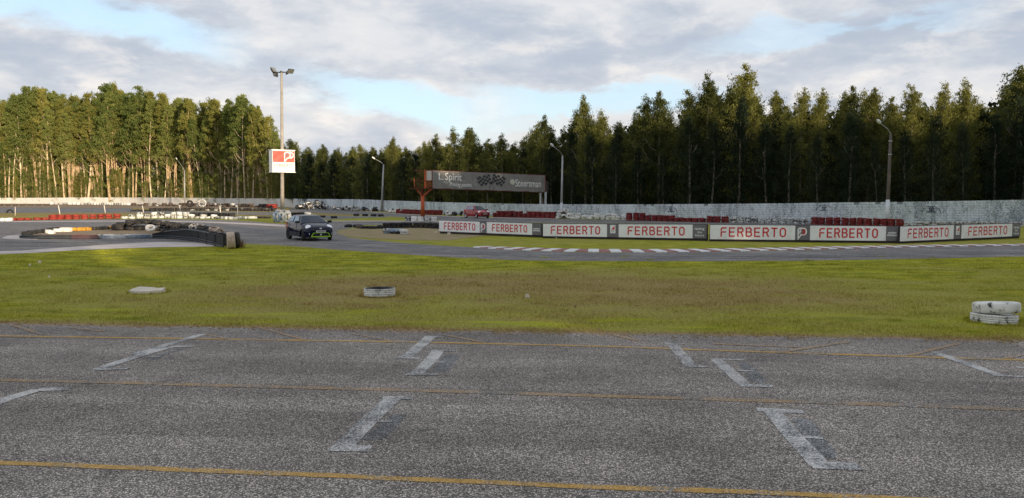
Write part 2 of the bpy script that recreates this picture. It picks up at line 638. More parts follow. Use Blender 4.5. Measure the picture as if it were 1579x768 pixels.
M = {
    'asphalt': asphalt('start_straight_asphalt', 1.30, (1.11, 0.985, 0.875)),
    'track': asphalt('track_asphalt', 1.12, (1.04, 0.97, 0.94)),
    'track_far': asphalt('track_asphalt_far', 1.1, (1.0, 0.97, 0.95)),
    'turf': grass_ground(),
    'blade': blade_mat(),
    'soil': soil_mat('bare_soil', (0.19, 0.13, 0.085), (0.33, 0.245, 0.16)),
    'soil_dry': soil_mat('trodden_verge', (0.20, 0.15, 0.075), (0.34, 0.265, 0.145), 0.6),
    'white_paint': road_paint('worn_white_road_paint', (0.74, 0.72, 0.69), 0.42, 0.58, 0.80),
    'yellow_paint': road_paint('worn_yellow_road_paint', (0.62, 0.36, 0.07), 0.36, 0.54, 0.85),
    'faint_yellow': road_paint('faint_yellow_road_paint', (0.50, 0.30, 0.11), 0.38, 0.58, 0.7),
    'dark_patch': road_paint('blacked_out_marking', (0.05, 0.05, 0.052), 0.38, 0.62, 0.45),
    'tyre_white': tyre_mat('white_painted_tyre', (0.80, 0.80, 0.77), lo=0.56, hi=0.66),
    'tyre_white_worn': tyre_mat('worn_white_tyre', (0.60, 0.61, 0.60), lo=0.47, hi=0.58),
    'tyre_red': tyre_mat('red_painted_tyre', (0.30, 0.032, 0.024), worn=(0.10, 0.02, 0.02)),
    'tyre_darkred': tyre_mat('dark_red_painted_tyre', (0.19, 0.018, 0.020), worn=(0.05, 0.015, 0.018)),
    'tyre_black': tyre_mat('black_tyre', (0.022, 0.022, 0.024), worn=(0.05, 0.048, 0.045)),
    'tyre_brown': tyre_mat('muddy_tyre', (0.12, 0.085, 0.065), worn=(0.05, 0.04, 0.035), lo=0.42, hi=0.6),
    'tyre_yellow': tyre_mat('yellow_painted_tyre', (0.58, 0.30, 0.03), worn=(0.2, 0.1, 0.04)),
    'tyre_blue': tyre_mat('blue_paint_and_shade_tyre', (0.32, 0.42, 0.55), lo=0.5, hi=0.6),  # blue paint on the verge block, shade tint at the floodlight pole
    'tyre_rust': tyre_mat('peeling_pinkish_tyre', (0.62, 0.50, 0.40), worn=(0.25, 0.12, 0.07), lo=0.48, hi=0.62),
    'belt_black': plain('black_rubber_belt', (0.014, 0.014, 0.017), 0.75, 0.3, 3.0, bump=0.01),
    'belt_maroon': plain('maroon_belt', (0.10, 0.03, 0.035), 0.55, 0.3, 3.0),
    'belt_blue': plain('pale_blue_belt', (0.25, 0.33, 0.46), 0.6, 0.3, 4.0, grime=(0.05, 0.06, 0.09), gamt=0.9),
    'rail': plain('grey_plastic_rail', (0.09, 0.105, 0.12), 0.45, 0.2, 3.0),
    'wall_block': wall_mat('stained_white_blockwork', (0.67, 0.735, 0.78), (0.08, 0.10, 0.12), 0.465, 0.59),
    'wall_slab': wall_mat('whitewashed_slab', (0.70, 0.68, 0.64), (0.30, 0.26, 0.22), 0.52, 0.68),
    'mortar': plain('dark_mortar', (0.24, 0.27, 0.285), 0.95, 0.3, 4.0),
    'emblem': plain('blue_black_wall_paint', (0.02, 0.03, 0.06), 0.9, 0.2),
    'bark_tan': plain('tan_eucalyptus_bark', (0.52, 0.38, 0.22), 0.85, 0.35, 0.8, grime=(0.26, 0.15, 0.09), gamt=0.7),
    'bark_pale': plain('pale_eucalyptus_bark', (0.64, 0.52, 0.35), 0.85, 0.25, 0.8, grime=(0.36, 0.22, 0.13), gamt=0.6),
    'bark_grey': plain('grey_bark', (0.22, 0.19, 0.15), 0.9, 0.35, 1.2),
    'leaf_euc': leaf_mat('eucalyptus_leaf', (0.095, 0.135, 0.040), (0.24, 0.265, 0.080)),
    'leaf_euc2': leaf_mat('eucalyptus_leaf_yellowish', (0.13, 0.145, 0.040), (0.30, 0.29, 0.080)),
    'leaf_young': leaf_mat('young_eucalyptus_leaf', (0.045, 0.062, 0.024), (0.25, 0.255, 0.080), 0.5),
    'leaf_shade_tone': leaf_mat('shade_darkened_leaf', (0.016, 0.027, 0.018), (0.045, 0.060, 0.034), 0.25),  # leaf colour darkened to stand for the shade on the lower crowns
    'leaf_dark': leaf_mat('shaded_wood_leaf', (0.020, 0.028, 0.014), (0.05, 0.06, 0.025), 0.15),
    'concrete': plain('weathered_concrete', (0.33, 0.305, 0.27), 0.9, 0.2, 1.5, grime=(0.2, 0.17, 0.13), gamt=0.5),
    'concrete_dark': plain('dark_concrete', (0.11, 0.09, 0.08), 0.9, 0.2, 1.5),
    'pole_grey': plain('galvanised_pole', (0.36, 0.37, 0.37), 0.5, 0.15, 2.0, metal=0.3),
    'whitewash': plain('whitewash', (0.62, 0.65, 0.68), 0.85, 0.15, 3.0, grime=(0.3, 0.32, 0.33), gamt=0.5),
    'lamp_white': plain('pale_lamp_housing', (0.75, 0.76, 0.76), 0.35, 0.05),
    'lamp_dark': plain('dark_floodlight_housing', (0.06, 0.065, 0.07), 0.5, 0.2),
    'lamp_glass': plain('floodlight_glass', (0.16, 0.16, 0.15), 0.12, 0.05, spec=0.8),
    'orange': plain('orange_painted_steel', (0.50, 0.095, 0.03), 0.55, 0.2, 1.6, grime=(0.25, 0.09, 0.05), gamt=0.5),
    'orange_dark': plain('dark_red_steel', (0.13, 0.022, 0.015), 0.6, 0.2, 1.6),
    'banner': plain('faded_grey_banner', (0.25, 0.24, 0.225), 0.75, 0.14, 1.3, grime=(0.16, 0.155, 0.15), gamt=0.6),
    'banner_white': plain('pale_banner_panel', (0.55, 0.52, 0.48), 0.7, 0.1),
    'print_white': plain('white_print', (0.90, 0.89, 0.86), 0.6, 0.1),
    'print_black': plain('black_print', (0.03, 0.03, 0.035), 0.6, 0.1),
    'print_cream': plain('cream_print', (0.60, 0.62, 0.50), 0.6, 0.08),
    'print_pale': plain('faint_print', (0.38, 0.37, 0.35), 0.6, 0.1),
    'board_white': plain('white_board_panel', (0.86, 0.87, 0.885), 0.42, 0.05, 0.8, grime=(0.55, 0.55, 0.54), gamt=0.35),
    'board_grey': plain('grey_board_panel', (0.155, 0.150, 0.165), 0.5, 0.1, 1.0),
    'red_print': plain('red_print', (0.60, 0.045, 0.045), 0.5, 0.08),
    'sign_red': plain('red_cloth_print', (0.72, 0.10, 0.075), 0.6, 0.12, 2.5),
    'sign_white': plain('white_cloth', (0.80, 0.80, 0.78), 0.6, 0.04),
    'frame_dark': plain('rusty_dark_frame', (0.045, 0.035, 0.035), 0.7, 0.3, 2.0),
    'red_kerb': plain('worn_red_kerb_paint', (0.27, 0.105, 0.095), 0.85, 0.25, 3.0, grime=(0.26, 0.25, 0.25), gamt=0.7),
    'white_kerb': plain('worn_white_kerb_paint', (0.66, 0.67, 0.68), 0.85, 0.12, 3.0, grime=(0.35, 0.35, 0.36), gamt=0.6),
    'pale_concrete': plain('pale_pinkish_concrete', (0.52, 0.455, 0.425), 0.9, 0.2, 0.7, grime=(0.36, 0.33, 0.33), gamt=0.6),
    'stake_white': plain('white_painted_stake', (0.72, 0.68, 0.62), 0.8, 0.1),
    'wire': plain('steel_wire', (0.15, 0.15, 0.15), 0.5, 0.1),
    'slab': plain('pale_broken_concrete', (0.60, 0.54, 0.46), 0.9, 0.12, 4.0, bump=0.01),
    'twig': plain('dry_brown_twigs', (0.22, 0.12, 0.06), 0.9, 0.3, 5.0),
}
M['board_white'].name = 'white_board_panel'


# ------------------------------------------------------------------ ground, roads, verges
def big_ground():
    mb = MB()
    R = 3500
    # one sheet, finer near the viewer
    xs = [-R, -400, -120, -60, -30, 0, 30, 60, 120, 400, R]
    ys = [-R, -400, -60, 0, 12, 30, 60, 120, 250, 600, R]
    vs = [(x, y, 0) for y in ys for x in xs]
    n = len(xs)
    fs = [(j * n + i, j * n + i + 1, (j + 1) * n + i + 1, (j + 1) * n + i) for j in range(len(ys) - 1) for i in range(n - 1)]
    mb.add(vs, fs)
    o = mb.build('ground', M['turf'])
    tag(o, 'mown grass field with green and dry brown patches', kind='structure')


big_ground()

A0, A1 = G(0, 500), G(1579, 527)
ed = (A1 - A0).normalized()
left = A0 - ed * 60
right = A1 + ed * 60
edge_ctrl = [left + (right - left) * i / 24 + Vector((0, .05 * math.sin(i * 2.1), 0)) for i in range(25)]
near_edge = curve_pts(edge_ctrl, 0.10, 0.16, 5)
xs_ = sorted(p.x for p in near_edge)
for p, x_ in zip(near_edge, xs_):
    p.x = x_
mb = MB()
k = len(near_edge)
mb.add([(p.x, p.y, 0.004) for p in near_edge] + [(p.x, p.y - 45, 0.004) for p in near_edge], [(i + k, i + 1 + k, i + 1, i) for i in range(k - 1)])
o = mb.build('start_straight', M['asphalt'])
tag(o, 'coarse grey asphalt of the start straight with yellow lines and worn grid boxes', kind='structure')


def strip(name, top, bot, mat, z, label=None, jit=0.05, step=0.5, kind='structure', parent=None):
    """a surface between a far edge and a near edge, both given as viewed from left to right"""
    a = curve_pts([G(*p) for p in top], step, jit, 1)
    b = curve_pts([G(*p) for p in bot], step, jit, 7)
    o = sheet(name, [(p.x, p.y) for p in a] + [(p.x, p.y) for p in reversed(b)], mat, z, parent)
    if parent is None:
        tag(o, label, kind=kind)
    return o


# main track: wide on the left, bending round the apex and running off to the right
strip('race_track',
      [(-260, 341), (0, 340.5), (100, 339), (200, 338), (300, 338.5), (380, 341), (430, 345), (480, 346), (520, 346.5), (560, 347),
       (545, 351), (524, 355), (520, 359), (540, 366), (590, 372), (650, 377), (735, 382), (800, 386), (900, 389), (1000, 389.3), (1100, 388.3), (1200, 386.6), (1300, 383.8), (1400, 381.3), (1579, 378.5), (1800, 375)],
      [(-260, 396), (0, 391.5), (130, 385), (240, 381), (340, 378), (372, 375.5), (440, 378.5), (520, 385), (620, 392), (760, 400), (900, 402.5), (1100, 402.8), (1300, 401), (1579, 395.5), (1800, 390)],
      M['track'], 0.004, 'grey asphalt kart track bending from the left past the black car to the right', 0.08)
strip('concrete_runoff', [(-260, 391), (0, 387.5), (60, 384.5), (150, 378.5), (230, 374), (300, 374.5), (345, 379)],
      [(-260, 396.5), (0, 392), (130, 385.5), (240, 381.5), (300, 380.6), (350, 379.9)], M['pale_concrete'], 0.008,
      'pale pinkish concrete run-off between the grass and the bend on the left', 0.1)
strip('concrete_tip', [(4, 366.3), (14, 363.5), (31, 362)], [(4, 367.6), (20, 369.2), (60, 369.8)], M['pale_concrete'], 0.008, 'pale concrete tip of the chicane island', 0.02)
strip('edge_line', [(-200, 341.5), (0, 341), (200, 340.3), (300, 341.2), (380, 343.8), (445, 347)], [(-200, 343), (0, 342.4), (200, 341.6), (300, 342.8), (380, 346.3), (430, 349.2), (460, 349.6)],
      M['pale_concrete'], 0.008, 'pale concrete edge along the far side of the bend', 0.05)
# the second track behind
strip('back_track', [(-300, 320.2), (0, 320.0), (120, 320.2), (205, 321)], [(-300, 328.5), (0, 328.5), (120, 328.2), (205, 328)], M['track_far'], 0.004,
      'grey back straight on the far left before the soil bank', 0.2, 2.0)
strip('back_straight', [(205, 325.4), (300, 325.6), (430, 327), (450, 321.6), (500, 322.4), (560, 326), (620, 330), (700, 333.4), (800, 335.8), (900, 338.6), (1000, 340.2), (1140, 343), (1300, 345.8)],
      [(205, 328.6), (300, 329.5), (430, 331.5), (450, 327.2), (500, 329), (560, 331.7), (620, 335), (660, 338.5), (720, 341), (800, 343.2), (900, 344.6), (1000, 345), (1140, 346.5), (1300, 348.5)], M['track_far'], 0.004,
      'grey back straight running behind the sponsor boards', 0.15, 1.5)
strip('link_road', [(495, 333), (520, 333), (560, 333.6), (585, 333.2), (600, 334.4)], [(440, 341), (500, 339), (540, 336.8), (575, 335.5), (600, 334.9)], M['track_far'], 0.006,
      'short asphalt link between the two tracks', 0.1)
strip('inner_track', [(480, 341.8), (560, 341.6), (625, 341.4), (690, 341.6)], [(480, 347), (535, 347.5), (600, 346.6), (690, 345)], M['track'], 0.0055,
      'narrow asphalt strip before the orange gantry column', 0.05)
strip('inner_edge_line', [(440, 340.6), (560, 340.5), (690, 340.9)], [(440, 341.5), (560, 341.4), (690, 341.8)], M['pale_concrete'], 0.010, 'pale concrete edging line by the orange column', 0.03)
strip('far_edge_line', [(565, 326.2), (640, 330.9), (760, 335.4), (860, 336.9)], [(565, 326.7), (640, 331.5), (760, 336.0), (860, 337.5)], M['pale_concrete'], 0.010, 'pale edge line on the far side of the back straight', 0.05, 1.0)
strip('soil_bank', [(-300, 314.1), (0, 314.1), (200, 314.9), (330, 316.5), (430, 319.4)], [(-300, 320.4), (0, 320.2), (200, 321.2), (330, 322.5), (430, 324)], M['soil'], 0.003,
      'brown bare soil bank below the wall on the left', 0.3, 2.0)
strip('verge_apex', [(521, 358.5), (528, 354.6), (560, 352.2), (620, 351), (690, 352), (760, 358)], [(524, 362), (560, 366.8), (620, 370), (690, 370.5), (720, 367), (760, 362)], M['soil_dry'], 0.007,
      'trodden brown verge at the apex of the bend', 0.15)
strip('island_soil', [(45, 359), (90, 355), (140, 353.4), (230, 353), (290, 355)], [(45, 364), (90, 365), (150, 365), (230, 364), (290, 363)], M['soil'], 0.009, 'bare soil inside the chicane island', 0.1)


# thin rubber streaks on the track
def ribbon_ground(pts, w, z):
    P = [Vector((p[0], p[1], 0)) for p in pts]
    L, R = [], []
    for i, p in enumerate(P):
        t = (P[min(i + 1, len(P) - 1)] - P[max(i - 1, 0)]).normalized()
        n = Vector((-t.y, t.x, 0)) * (w[i] if hasattr(w, '__len__') else w) / 2
        L.append(p + n)
        R.append(p - n)
    k = len(P)
    vs = [(p.x, p.y, z) for p in L] + [(p.x, p.y, z) for p in R]
    return vs, [(i, i + k, i + k + 1, i + 1) for i in range(k - 1)]


rubber = road_paint('rubbered_asphalt', (0.06, 0.06, 0.065), 0.42, 0.60, 0.55)
for k, (pts, w) in enumerate([([(300, 352), (380, 354), (430, 358), (520, 370), (620, 379), (760, 389), (900, 394.5), (1100, 395), (1300, 392.5), (1700, 384)], 0.75),
                              ([(200, 346), (330, 351), (430, 362), (520, 376), (640, 386), (780, 394), (950, 398), (1150, 398), (1400, 394), (1700, 388)], 0.45),
                              ([(0, 372), (120, 374), (240, 371), (300, 371)], 0.6)]):
    mb = MB()
    mb.add(*ribbon_ground(curve_pts([G(*p) for p in pts], 0.6, 0.06, k), w, 0.012 + 0.002 * k))
    o = mb.build('rubber_streak', rubber)
    tag(o, ['dark rubber line along the middle of the track', 'fainter rubber line along the near side of the track', 'dark rubber line before the chicane island'][k], kind='structure')


# ------------------------------------------------------------------ painted lines on the start straight
def line_obj(name, label, pts, w, mat, z, jit=0.012):
    P = curve_pts([G(*p) for p in pts], 0.12, jit, 3)
    mb = MB()
    mb.add(*ribbon_ground(P, [w * (1 + 0.25 * mnoise.noise(Vector((p.x * 5, p.y * 5, 0)))) for p in P], z))
    o = mb.build(name, mat)
    return tag(o, label, kind='structure')


line_obj('yellow_line', 'bright yellow line nearest the camera across the asphalt', [(-300, 702), (0, 715), (400, 730), (800, 747), (1200, 762), (1500, 775)], 0.095, M['yellow_paint'], 0.008)
line_obj('yellow_line', 'brownish yellow line in the middle of the start straight', [(-300, 580), (0, 586.5), (400, 596.5), (800, 607.5), (1200, 619.5), (1579, 632), (1900, 642)], 0.13, M['faint_yellow'], 0.008)
line_obj('yellow_line', 'thin yellow line nearest the grass verge', [(-300, 513), (0, 518.5), (300, 523), (600, 527.5), (900, 534), (1200, 544), (1579, 556), (1900, 564)], 0.105, M['yellow_paint'], 0.008)
for i, (a, b) in enumerate([((20, 502), (67, 517)), ((395, 504), (471, 525)), ((545, 515.5), (610, 527.6)), ((685, 517), (749, 529.5)), ((945, 517), (985, 526)),
                            ((1197, 545), (1310, 527.5)), ((1402, 549), (1480, 530)), ((1550, 554), (1600, 543)), ((110, 506), (160, 512)), ((320, 516), (350, 524)), ((1100, 531), (1230, 536))]):
    o = line_obj('faded_zigzag_line', 'short faded slanting yellow mark beside the thin line', [a, b], 0.085, M['faint_yellow'], 0.0105)
    o['group'] = 'faded slanting marks by the grass'

marks = [
    ('long double grid mark on the left, touching the thin yellow line', [((206, 547), (262, 531), (314, 515.5)), ((148, 571), (215, 549), (262, 535.5)), ((262, 535.5), (301, 534.2)), ((150, 570.6), (199, 569)), ((225, 551.4), (247, 550.4))], (0.15, .17, .07, .07, .04), ((222, 552), (285, 537), (262, 545), (240, 555))),
    ('grid mark cut off by the left picture edge', [((-60, 648), (0, 620), (57, 601.5)), ((57, 601.5), (106, 600.8))], (0.17, .09), None),
    ('faint upper grid mark of the middle pair', [((624, 553), (648, 534), (664, 519.5)), ((655, 519.3), (681, 519.8)), ((609, 552.6), (647, 553.2))], (0.19, .05, .06), None),
    ('lower grid mark of the middle pair, with a blacked-out middle', [((640, 579), (660, 560), (676, 541.5)), ((666, 541), (706, 541.3)), ((625, 577.8), (676, 578)), ((668, 559), (688, 559.3))], (0.19, .06, .065, .035), ((668, 572), (684, 549), (706, 550), (690, 573))),
    ('large grid bracket in the centre foreground', [((528, 692), (570, 648), (606, 615)), ((590, 614), (638, 614.4)), ((509, 692), (572, 693)), ((578, 651), (606, 651.4))], (0.20, .075, .10, .035), ((560, 678), (604, 640), (622, 640), (590, 678))),
    ('pale faint grid mark right of centre', [((1034, 530), (1052, 549), (1066, 566)), ((1025, 529.6), (1056, 530.8)), ((1062, 565.8), (1090, 566.2))], (0.17, .05, .06), None),
    ('grid bracket with dark patched middle right of centre', [((1104, 555), (1128, 576), (1150, 595.5)), ((1096, 554), (1147, 555.6)), ((1140, 595.4), (1192, 596.4)), ((1138, 572.6), (1161, 573))], (0.17, .045, .07, .035), ((1136, 560), (1154, 560), (1180, 590), (1160, 590))),
    ('large grid bracket in the right foreground', [((1190, 634), (1222, 672), (1266, 720)), ((1167, 632.5), (1238, 636)), ((1250, 718.5), (1326, 721)), ((1238, 674.5), (1270, 677))], (0.19, .085, .105, .045), ((1220, 646), (1250, 650), (1290, 700), (1268, 706))),
    ('long grid mark running out at the right picture edge', [((1440, 543), (1490, 561), (1535, 577), (1545, 580)), ((1530, 579.5), (1590, 582)), ((1568, 567), (1600, 568.5))], (0.15, .06, .04), None),
]
for lab, lines, ws, patch in marks:
    mb = MB()
    for i, (ln, w) in enumerate(zip(lines, ws)):
        w = w * (1.75 if w < .12 else 1.0)
        mb.add(*ribbon_ground(curve_pts([G(*p) for p in ln], 0.1, 0.008, 2), w, 0.0085 + 0.0008 * i))
    o = mb.build('grid_marking', M['white_paint'])
    tag(o, 'worn white ' + lab, kind='structure')
    if patch:
        o2 = sheet('blacked_out_patch', curve_pts([G(*p) for p in patch] + [G(*patch[0])], 0.08, 0.03, 2)[:-1], M['dark_patch'], 0.0065)
        tag(o2, 'dark overpainted patch inside the ' + lab.split(',')[0], kind='structure')

# ------------------------------------------------------------------ red and white kerb
kfar = [(741, 379.1), (755, 380), (800, 381.8), (850, 383.2), (900, 384.1), (1000, 384.6), (1100, 383.8), (1200, 381.8), (1300, 380), (1400, 378.7), (1500, 377.4), (1579, 376.8), (1750, 374.5)]
knear = [(741, 382.8), (755, 384), (800, 386), (850, 388), (900, 389.3), (1000, 389.6), (1100, 388.6), (1200, 386.9), (1300, 384.1), (1400, 381.6), (1500, 379.8), (1579, 378.8), (1750, 376.2)]
kerb = empty('kerb', G(900, 387), 0)
tag(kerb, 'red and white painted kerb along the far edge of the track', kind='structure')
mid = curve_pts([(G(*a) + G(*b)) / 2 for a, b in zip(kfar, knear)], 0.04)
acc = 0.0
cuts = [mid[0]]
want = 0.44
for a, b in zip(mid, mid[1:]):
    acc += (b - a).length
    if acc >= want:
        cuts.append(b)
        acc = 0
        want = 0.425 if want > 0.43 else 0.44


def px_of(p):
    y = p.y * math.cos(TH) + CH * math.sin(TH)
    return 789.5 + F * p.x / y


for i in range(len(cuts) - 1):
    a, b = cuts[i], cuts[i + 1]
    pa, pb = px_of(a), px_of(b)
    ta = (b - a).normalized()
    nn = Vector((-ta.y, ta.x, 0))
    wa = lerp_list([(733, .42), (800, .66), (900, .80), (1100, .74), (1300, .55), (1579, .40)], pa)
    white = i % 2 == 0
    g = 0.006
    q = []
    for (p, s) in ((a + ta * g, 1), (b - ta * g, 1)):
        q.append((p + nn * wa, p - nn * wa))
    h = 0.035 if white else 0.030
    mb = MB()
    vs = []
    o0 = kerb.location
    for zz, ins in ((0.0, 0), (h, 0.03)):
        for p in (q[0][1] + nn * ins, q[1][1] + nn * ins, q[1][0] - nn * ins, q[0][0] - nn * ins):
            vs.append((p.x - o0.x, p.y - o0.y, zz))
    mb.add(vs, [(0, 1, 5, 4), (1, 2, 6, 5), (2, 3, 7, 6), (3, 0, 4, 7), (4, 5, 6, 7)])
    ob = mb.build('kerb_block', M['white_kerb'] if white else M['red_kerb'], kerb)

# ------------------------------------------------------------------ grass blades
def blades(n, xlo, xhi, dlo, dhi, h, w, name, label, keep=None, power=1.0):
    u = rng.random(n) ** power
    d = dlo + (dhi - dlo) * u
    a = rng.uniform(-0.72, 0.72, n)
    x = a * d
    y = d.copy()
    nz = np.sin(x * 1.7 + 1.3 * np.sin(y * 2.1)) + np.sin(y * 2.6 + x * 0.7) + rng.normal(0, 0.8, n)
    ok = (nz > -0.5) & (x > xlo) & (x < xhi)
    ragged = 0.12 * np.sin(x * 5.3 + 2 * np.sin(x * .9)) + 0.09 * np.sin(x * 11.7 + 1) + 0.07 * np.sin(x * 29) + 0.06 * rng.normal(0, 1, n)
    ok &= (y + x * 0.1035) > 13.02 + ragged
    if keep is not None:
        ok &= keep(x, y)
    x, y, d = x[ok], y[ok], d[ok]
    n = len(x)
    clump = np.clip(np.sin(x * 3.1 + 2 * np.sin(y * 1.3)) * np.sin(y * 3.7 + x) - .25, 0, 1)
    hh = h * rng.uniform(0.4, 1.3, n) * (1 + 1.1 * clump)
    ww = w * rng.uniform(0.6, 1.4, n) * (0.5 + d / 25)
    th = rng.uniform(0, 2 * np.pi, n)
    lean = rng.uniform(0.2, 1.1, n)
    la = rng.uniform(0, 2 * np.pi, n)
    bx, by = np.cos(th) * ww, np.sin(th) * ww
    tx, ty = x + np.cos(la) * hh * lean, y + np.sin(la) * hh * lean
    v = np.zeros((n, 3, 3))
    v[:, 0] = np.stack([x - bx, y - by, np.full(n, -0.004)], 1)
    v[:, 1] = np.stack([x + bx, y + by, np.full(n, -0.004)], 1)
    v[:, 2] = np.stack([tx, ty, hh], 1)
    me = np_mesh(name, v.reshape(-1, 3), np.arange(3 * n).reshape(-1, 3), M['blade'])
    o = link(name, me)
    tag(o, label, 'grass', kind='stuff')


rim_a = curve_pts(edge_ctrl, 0.12, 0.10, 31)
rim = MB()
for p, x_ in zip(rim_a, sorted(q.x for q in rim_a)):
    p.x = x_
k = len(rim_a)
rim.add([(p.x, p.y + .16 + .10 * mnoise.noise(Vector((p.x * 1.3, 0, 5))), 0.0025) for p in rim_a] + [(p.x, p.y - .30, 0.0025) for p in rim_a], [(i + k, i + 1 + k, i + 1, i) for i in range(k - 1)])
o = rim.build('dirt_rim', M['soil'])
tag(o, 'thin rim of bare dirt where the grass meets the start straight', kind='structure')
gv_ = MB()
rg = random.Random(8)
for i in range(700):
    xx = rg.uniform(-12, 12)
    base_y = A0.y + (xx - A0.x) * ed.y / ed.x
    yy = base_y + rg.gauss(-.02, .16)
    s_ = rg.uniform(.006, .016)
    gv_.box((xx, yy, .004 + s_ * .3), (s_ * 2, s_ * 1.5, s_), rg.uniform(0, 3))
o = gv_.build('gravel', M['soil'])
tag(o, 'loose gravel crumbs along the broken asphalt edge', 'gravel', kind='stuff')


def keep_field(x, y):
    # the near field lies between the start straight and the track
    px = 789.5 + F * x / y
    py = 304 + CH * F / y
    edge = np.interp(px, [-260, 0, 130, 240, 340, 372, 440, 520, 620, 760, 900, 1100, 1300, 1579, 1800], [398, 393.5, 386.5, 382.5, 381, 377, 380, 386.5, 393.5, 401.5, 404, 404, 402.5, 397, 391.5])
    return py > edge


blades(380000, -40, 40, 12.0, 36.0, 0.036, 0.0042, 'grass', 'short grass growing on the field between the two asphalt strips', keep_field, 1.5)


def tufts():
    cx, cy, cr = [], [], []
    g_ = np.random.default_rng(3)
    spots = []
    for (c, r_, n_) in ((G(585.5, 456), .40, 900), (G(1535, 497), .42, 1300), (G(229, 451), .42, 500), (G(354, 384.2), .5, 500)):
        a = g_.uniform(0, 2 * np.pi, n_)
        q = r_ * g_.uniform(.98, 1.22, n_)
        spots.append(np.stack([c.x + np.cos(a) * q, c.y + np.sin(a) * q], 1))
    # stray tufts over the field
    for i in range(260):
        d = g_.uniform(13.5, 30)
        c = np.array([g_.uniform(-.7, .7) * d, d])
        n_ = int(g_.uniform(20, 60))
        spots.append(c + g_.normal(0, .06, (n_, 2)) * np.array([1.6, 1]))
    P = np.concatenate(spots)
    ok = (P[:, 1] + P[:, 0] * 0.1035) > 13.1
    P = P[ok]
    n = len(P)
    hh = g_.uniform(.03, .085, n)
    th = g_.uniform(0, 2 * np.pi, n)
    la = g_.uniform(0, 2 * np.pi, n)
    w = g_.uniform(.003, .006, n) * (.5 + P[:, 1] / 25)
    v = np.zeros((n, 3, 3))
    v[:, 0] = np.stack([P[:, 0] - np.cos(th) * w, P[:, 1] - np.sin(th) * w, np.zeros(n)], 1)
    v[:, 1] = np.stack([P[:, 0] + np.cos(th) * w, P[:, 1] + np.sin(th) * w, np.zeros(n)], 1)
    v[:, 2] = np.stack([P[:, 0] + np.cos(la) * hh * .5, P[:, 1] + np.sin(la) * hh * .5, hh], 1)
    o = link('grass_tufts', np_mesh('grass_tufts', v.reshape(-1, 3), np.arange(3 * n).reshape(-1, 3), M['blade']))
    tag(o, 'longer grass tufts scattered over the field and round the tyres', 'grass', kind='stuff')


tufts()


# ------------------------------------------------------------------ tyres
def tyre_profile(R, W, tread=False):
    h = W / 2
    ri = R * 0.60
    p = [(ri, -h * 0.72), (ri * 1.10, -h * 0.97), (R * 0.86, -h), (R * 0.955, -h * 0.90), (R * 0.985, -h * 0.74)]
    if tread:
        g = R * 0.03
        for c in (-0.42, 0.0, 0.42):
            p += [(R, h * (c - 0.10)), (R - g, h * (c - 0.07)), (R - g, h * (c + 0.07)), (R, h * (c + 0.10))]
    else:
        p += [(R, -h * 0.4), (R, h * 0.4)]
    p += [(R * 0.985, h * 0.74), (R * 0.955, h * 0.90), (R * 0.86, h), (ri * 1.10, h * 0.97), (ri, h * 0.72), (ri * 1.02, h * 0.62), (R * 0.92, h * 0.55), (R * 0.92, -h * 0.55), (ri * 1.02, -h * 0.62)]
    return p


_tyres = {}


def tyre_mesh(R, W, mat, lying=True, n=18, tread=False):
    k = (R, W, mat, lying, n, tread)
    if k not in _tyres:
        mb = MB()
        mb.lathe(tyre_profile(R, W, tread), n, 'z' if lying else 'y')
        if tread:   # shoulder blocks round the rim
            for i in range(n):
                a = 2 * PI * (i + 0.5) / n
                for s in (-1, 1):
                    Mx = Matrix.Rotation(a, 3, 'Z')
                    mb.box((math.cos(a) * R * 0.975, math.sin(a) * R * 0.975, s * W * 0.40), (R * 0.045, R * 0.085, W * 0.12), a)
        _tyres[k] = mb.mesh('tyre', M[mat], True)
    return _tyres[k]


def tyre_row(name, label, path, mats, layers=2, R=0.29, W=0.19, gap=1.0, jit=0.02, group='tyre barriers round the track', depth=1, ragged=0.0, seed=1, n=16, lay=None):
    """a barrier of bolted tyres that follows a ground path; mats: function(t, layer) -> material key"""
    r = random.Random(seed)
    P = curve_pts([G(*p) for p in path], 0.08)
    root = empty(name, (P[0].x, P[0].y, 0), 0, label, 'tyre barrier', group)
    pos, acc = [P[0]], 0
    tot = sum((b - a).length for a, b in zip(P, P[1:]))
    for a, b in zip(P, P[1:]):
        acc += (b - a).length
        if acc >= 2 * R * gap:
            pos.append(b)
            acc = 0
    for i, p in enumerate(pos):
        t = i / max(1, len(pos) - 1)
        L = layers(t) if callable(layers) else layers
        if ragged and r.random() < ragged:
            L = max(1, L - 1)
        for dd in range(depth):
            for k in range(L):
                m = mats(t, k) if callable(mats) else mats
                me = tyre_mesh(R, W, m, True, n)
                q = (p.x - P[0].x + r.gauss(0, jit), p.y - P[0].y + dd * 2 * R + r.gauss(0, jit), W * (k + 0.5))
                o_ = link('tyre', me, root, q, (r.gauss(0, 0.07 if k == L - 1 else 0.02), r.gauss(0, 0.08 if k == L - 1 else 0.02), r.uniform(0, 6)))
                f_ = r.uniform(.93, 1.06)
                o_.scale = (f_, f_, r.uniform(.9, 1.12))
    return root


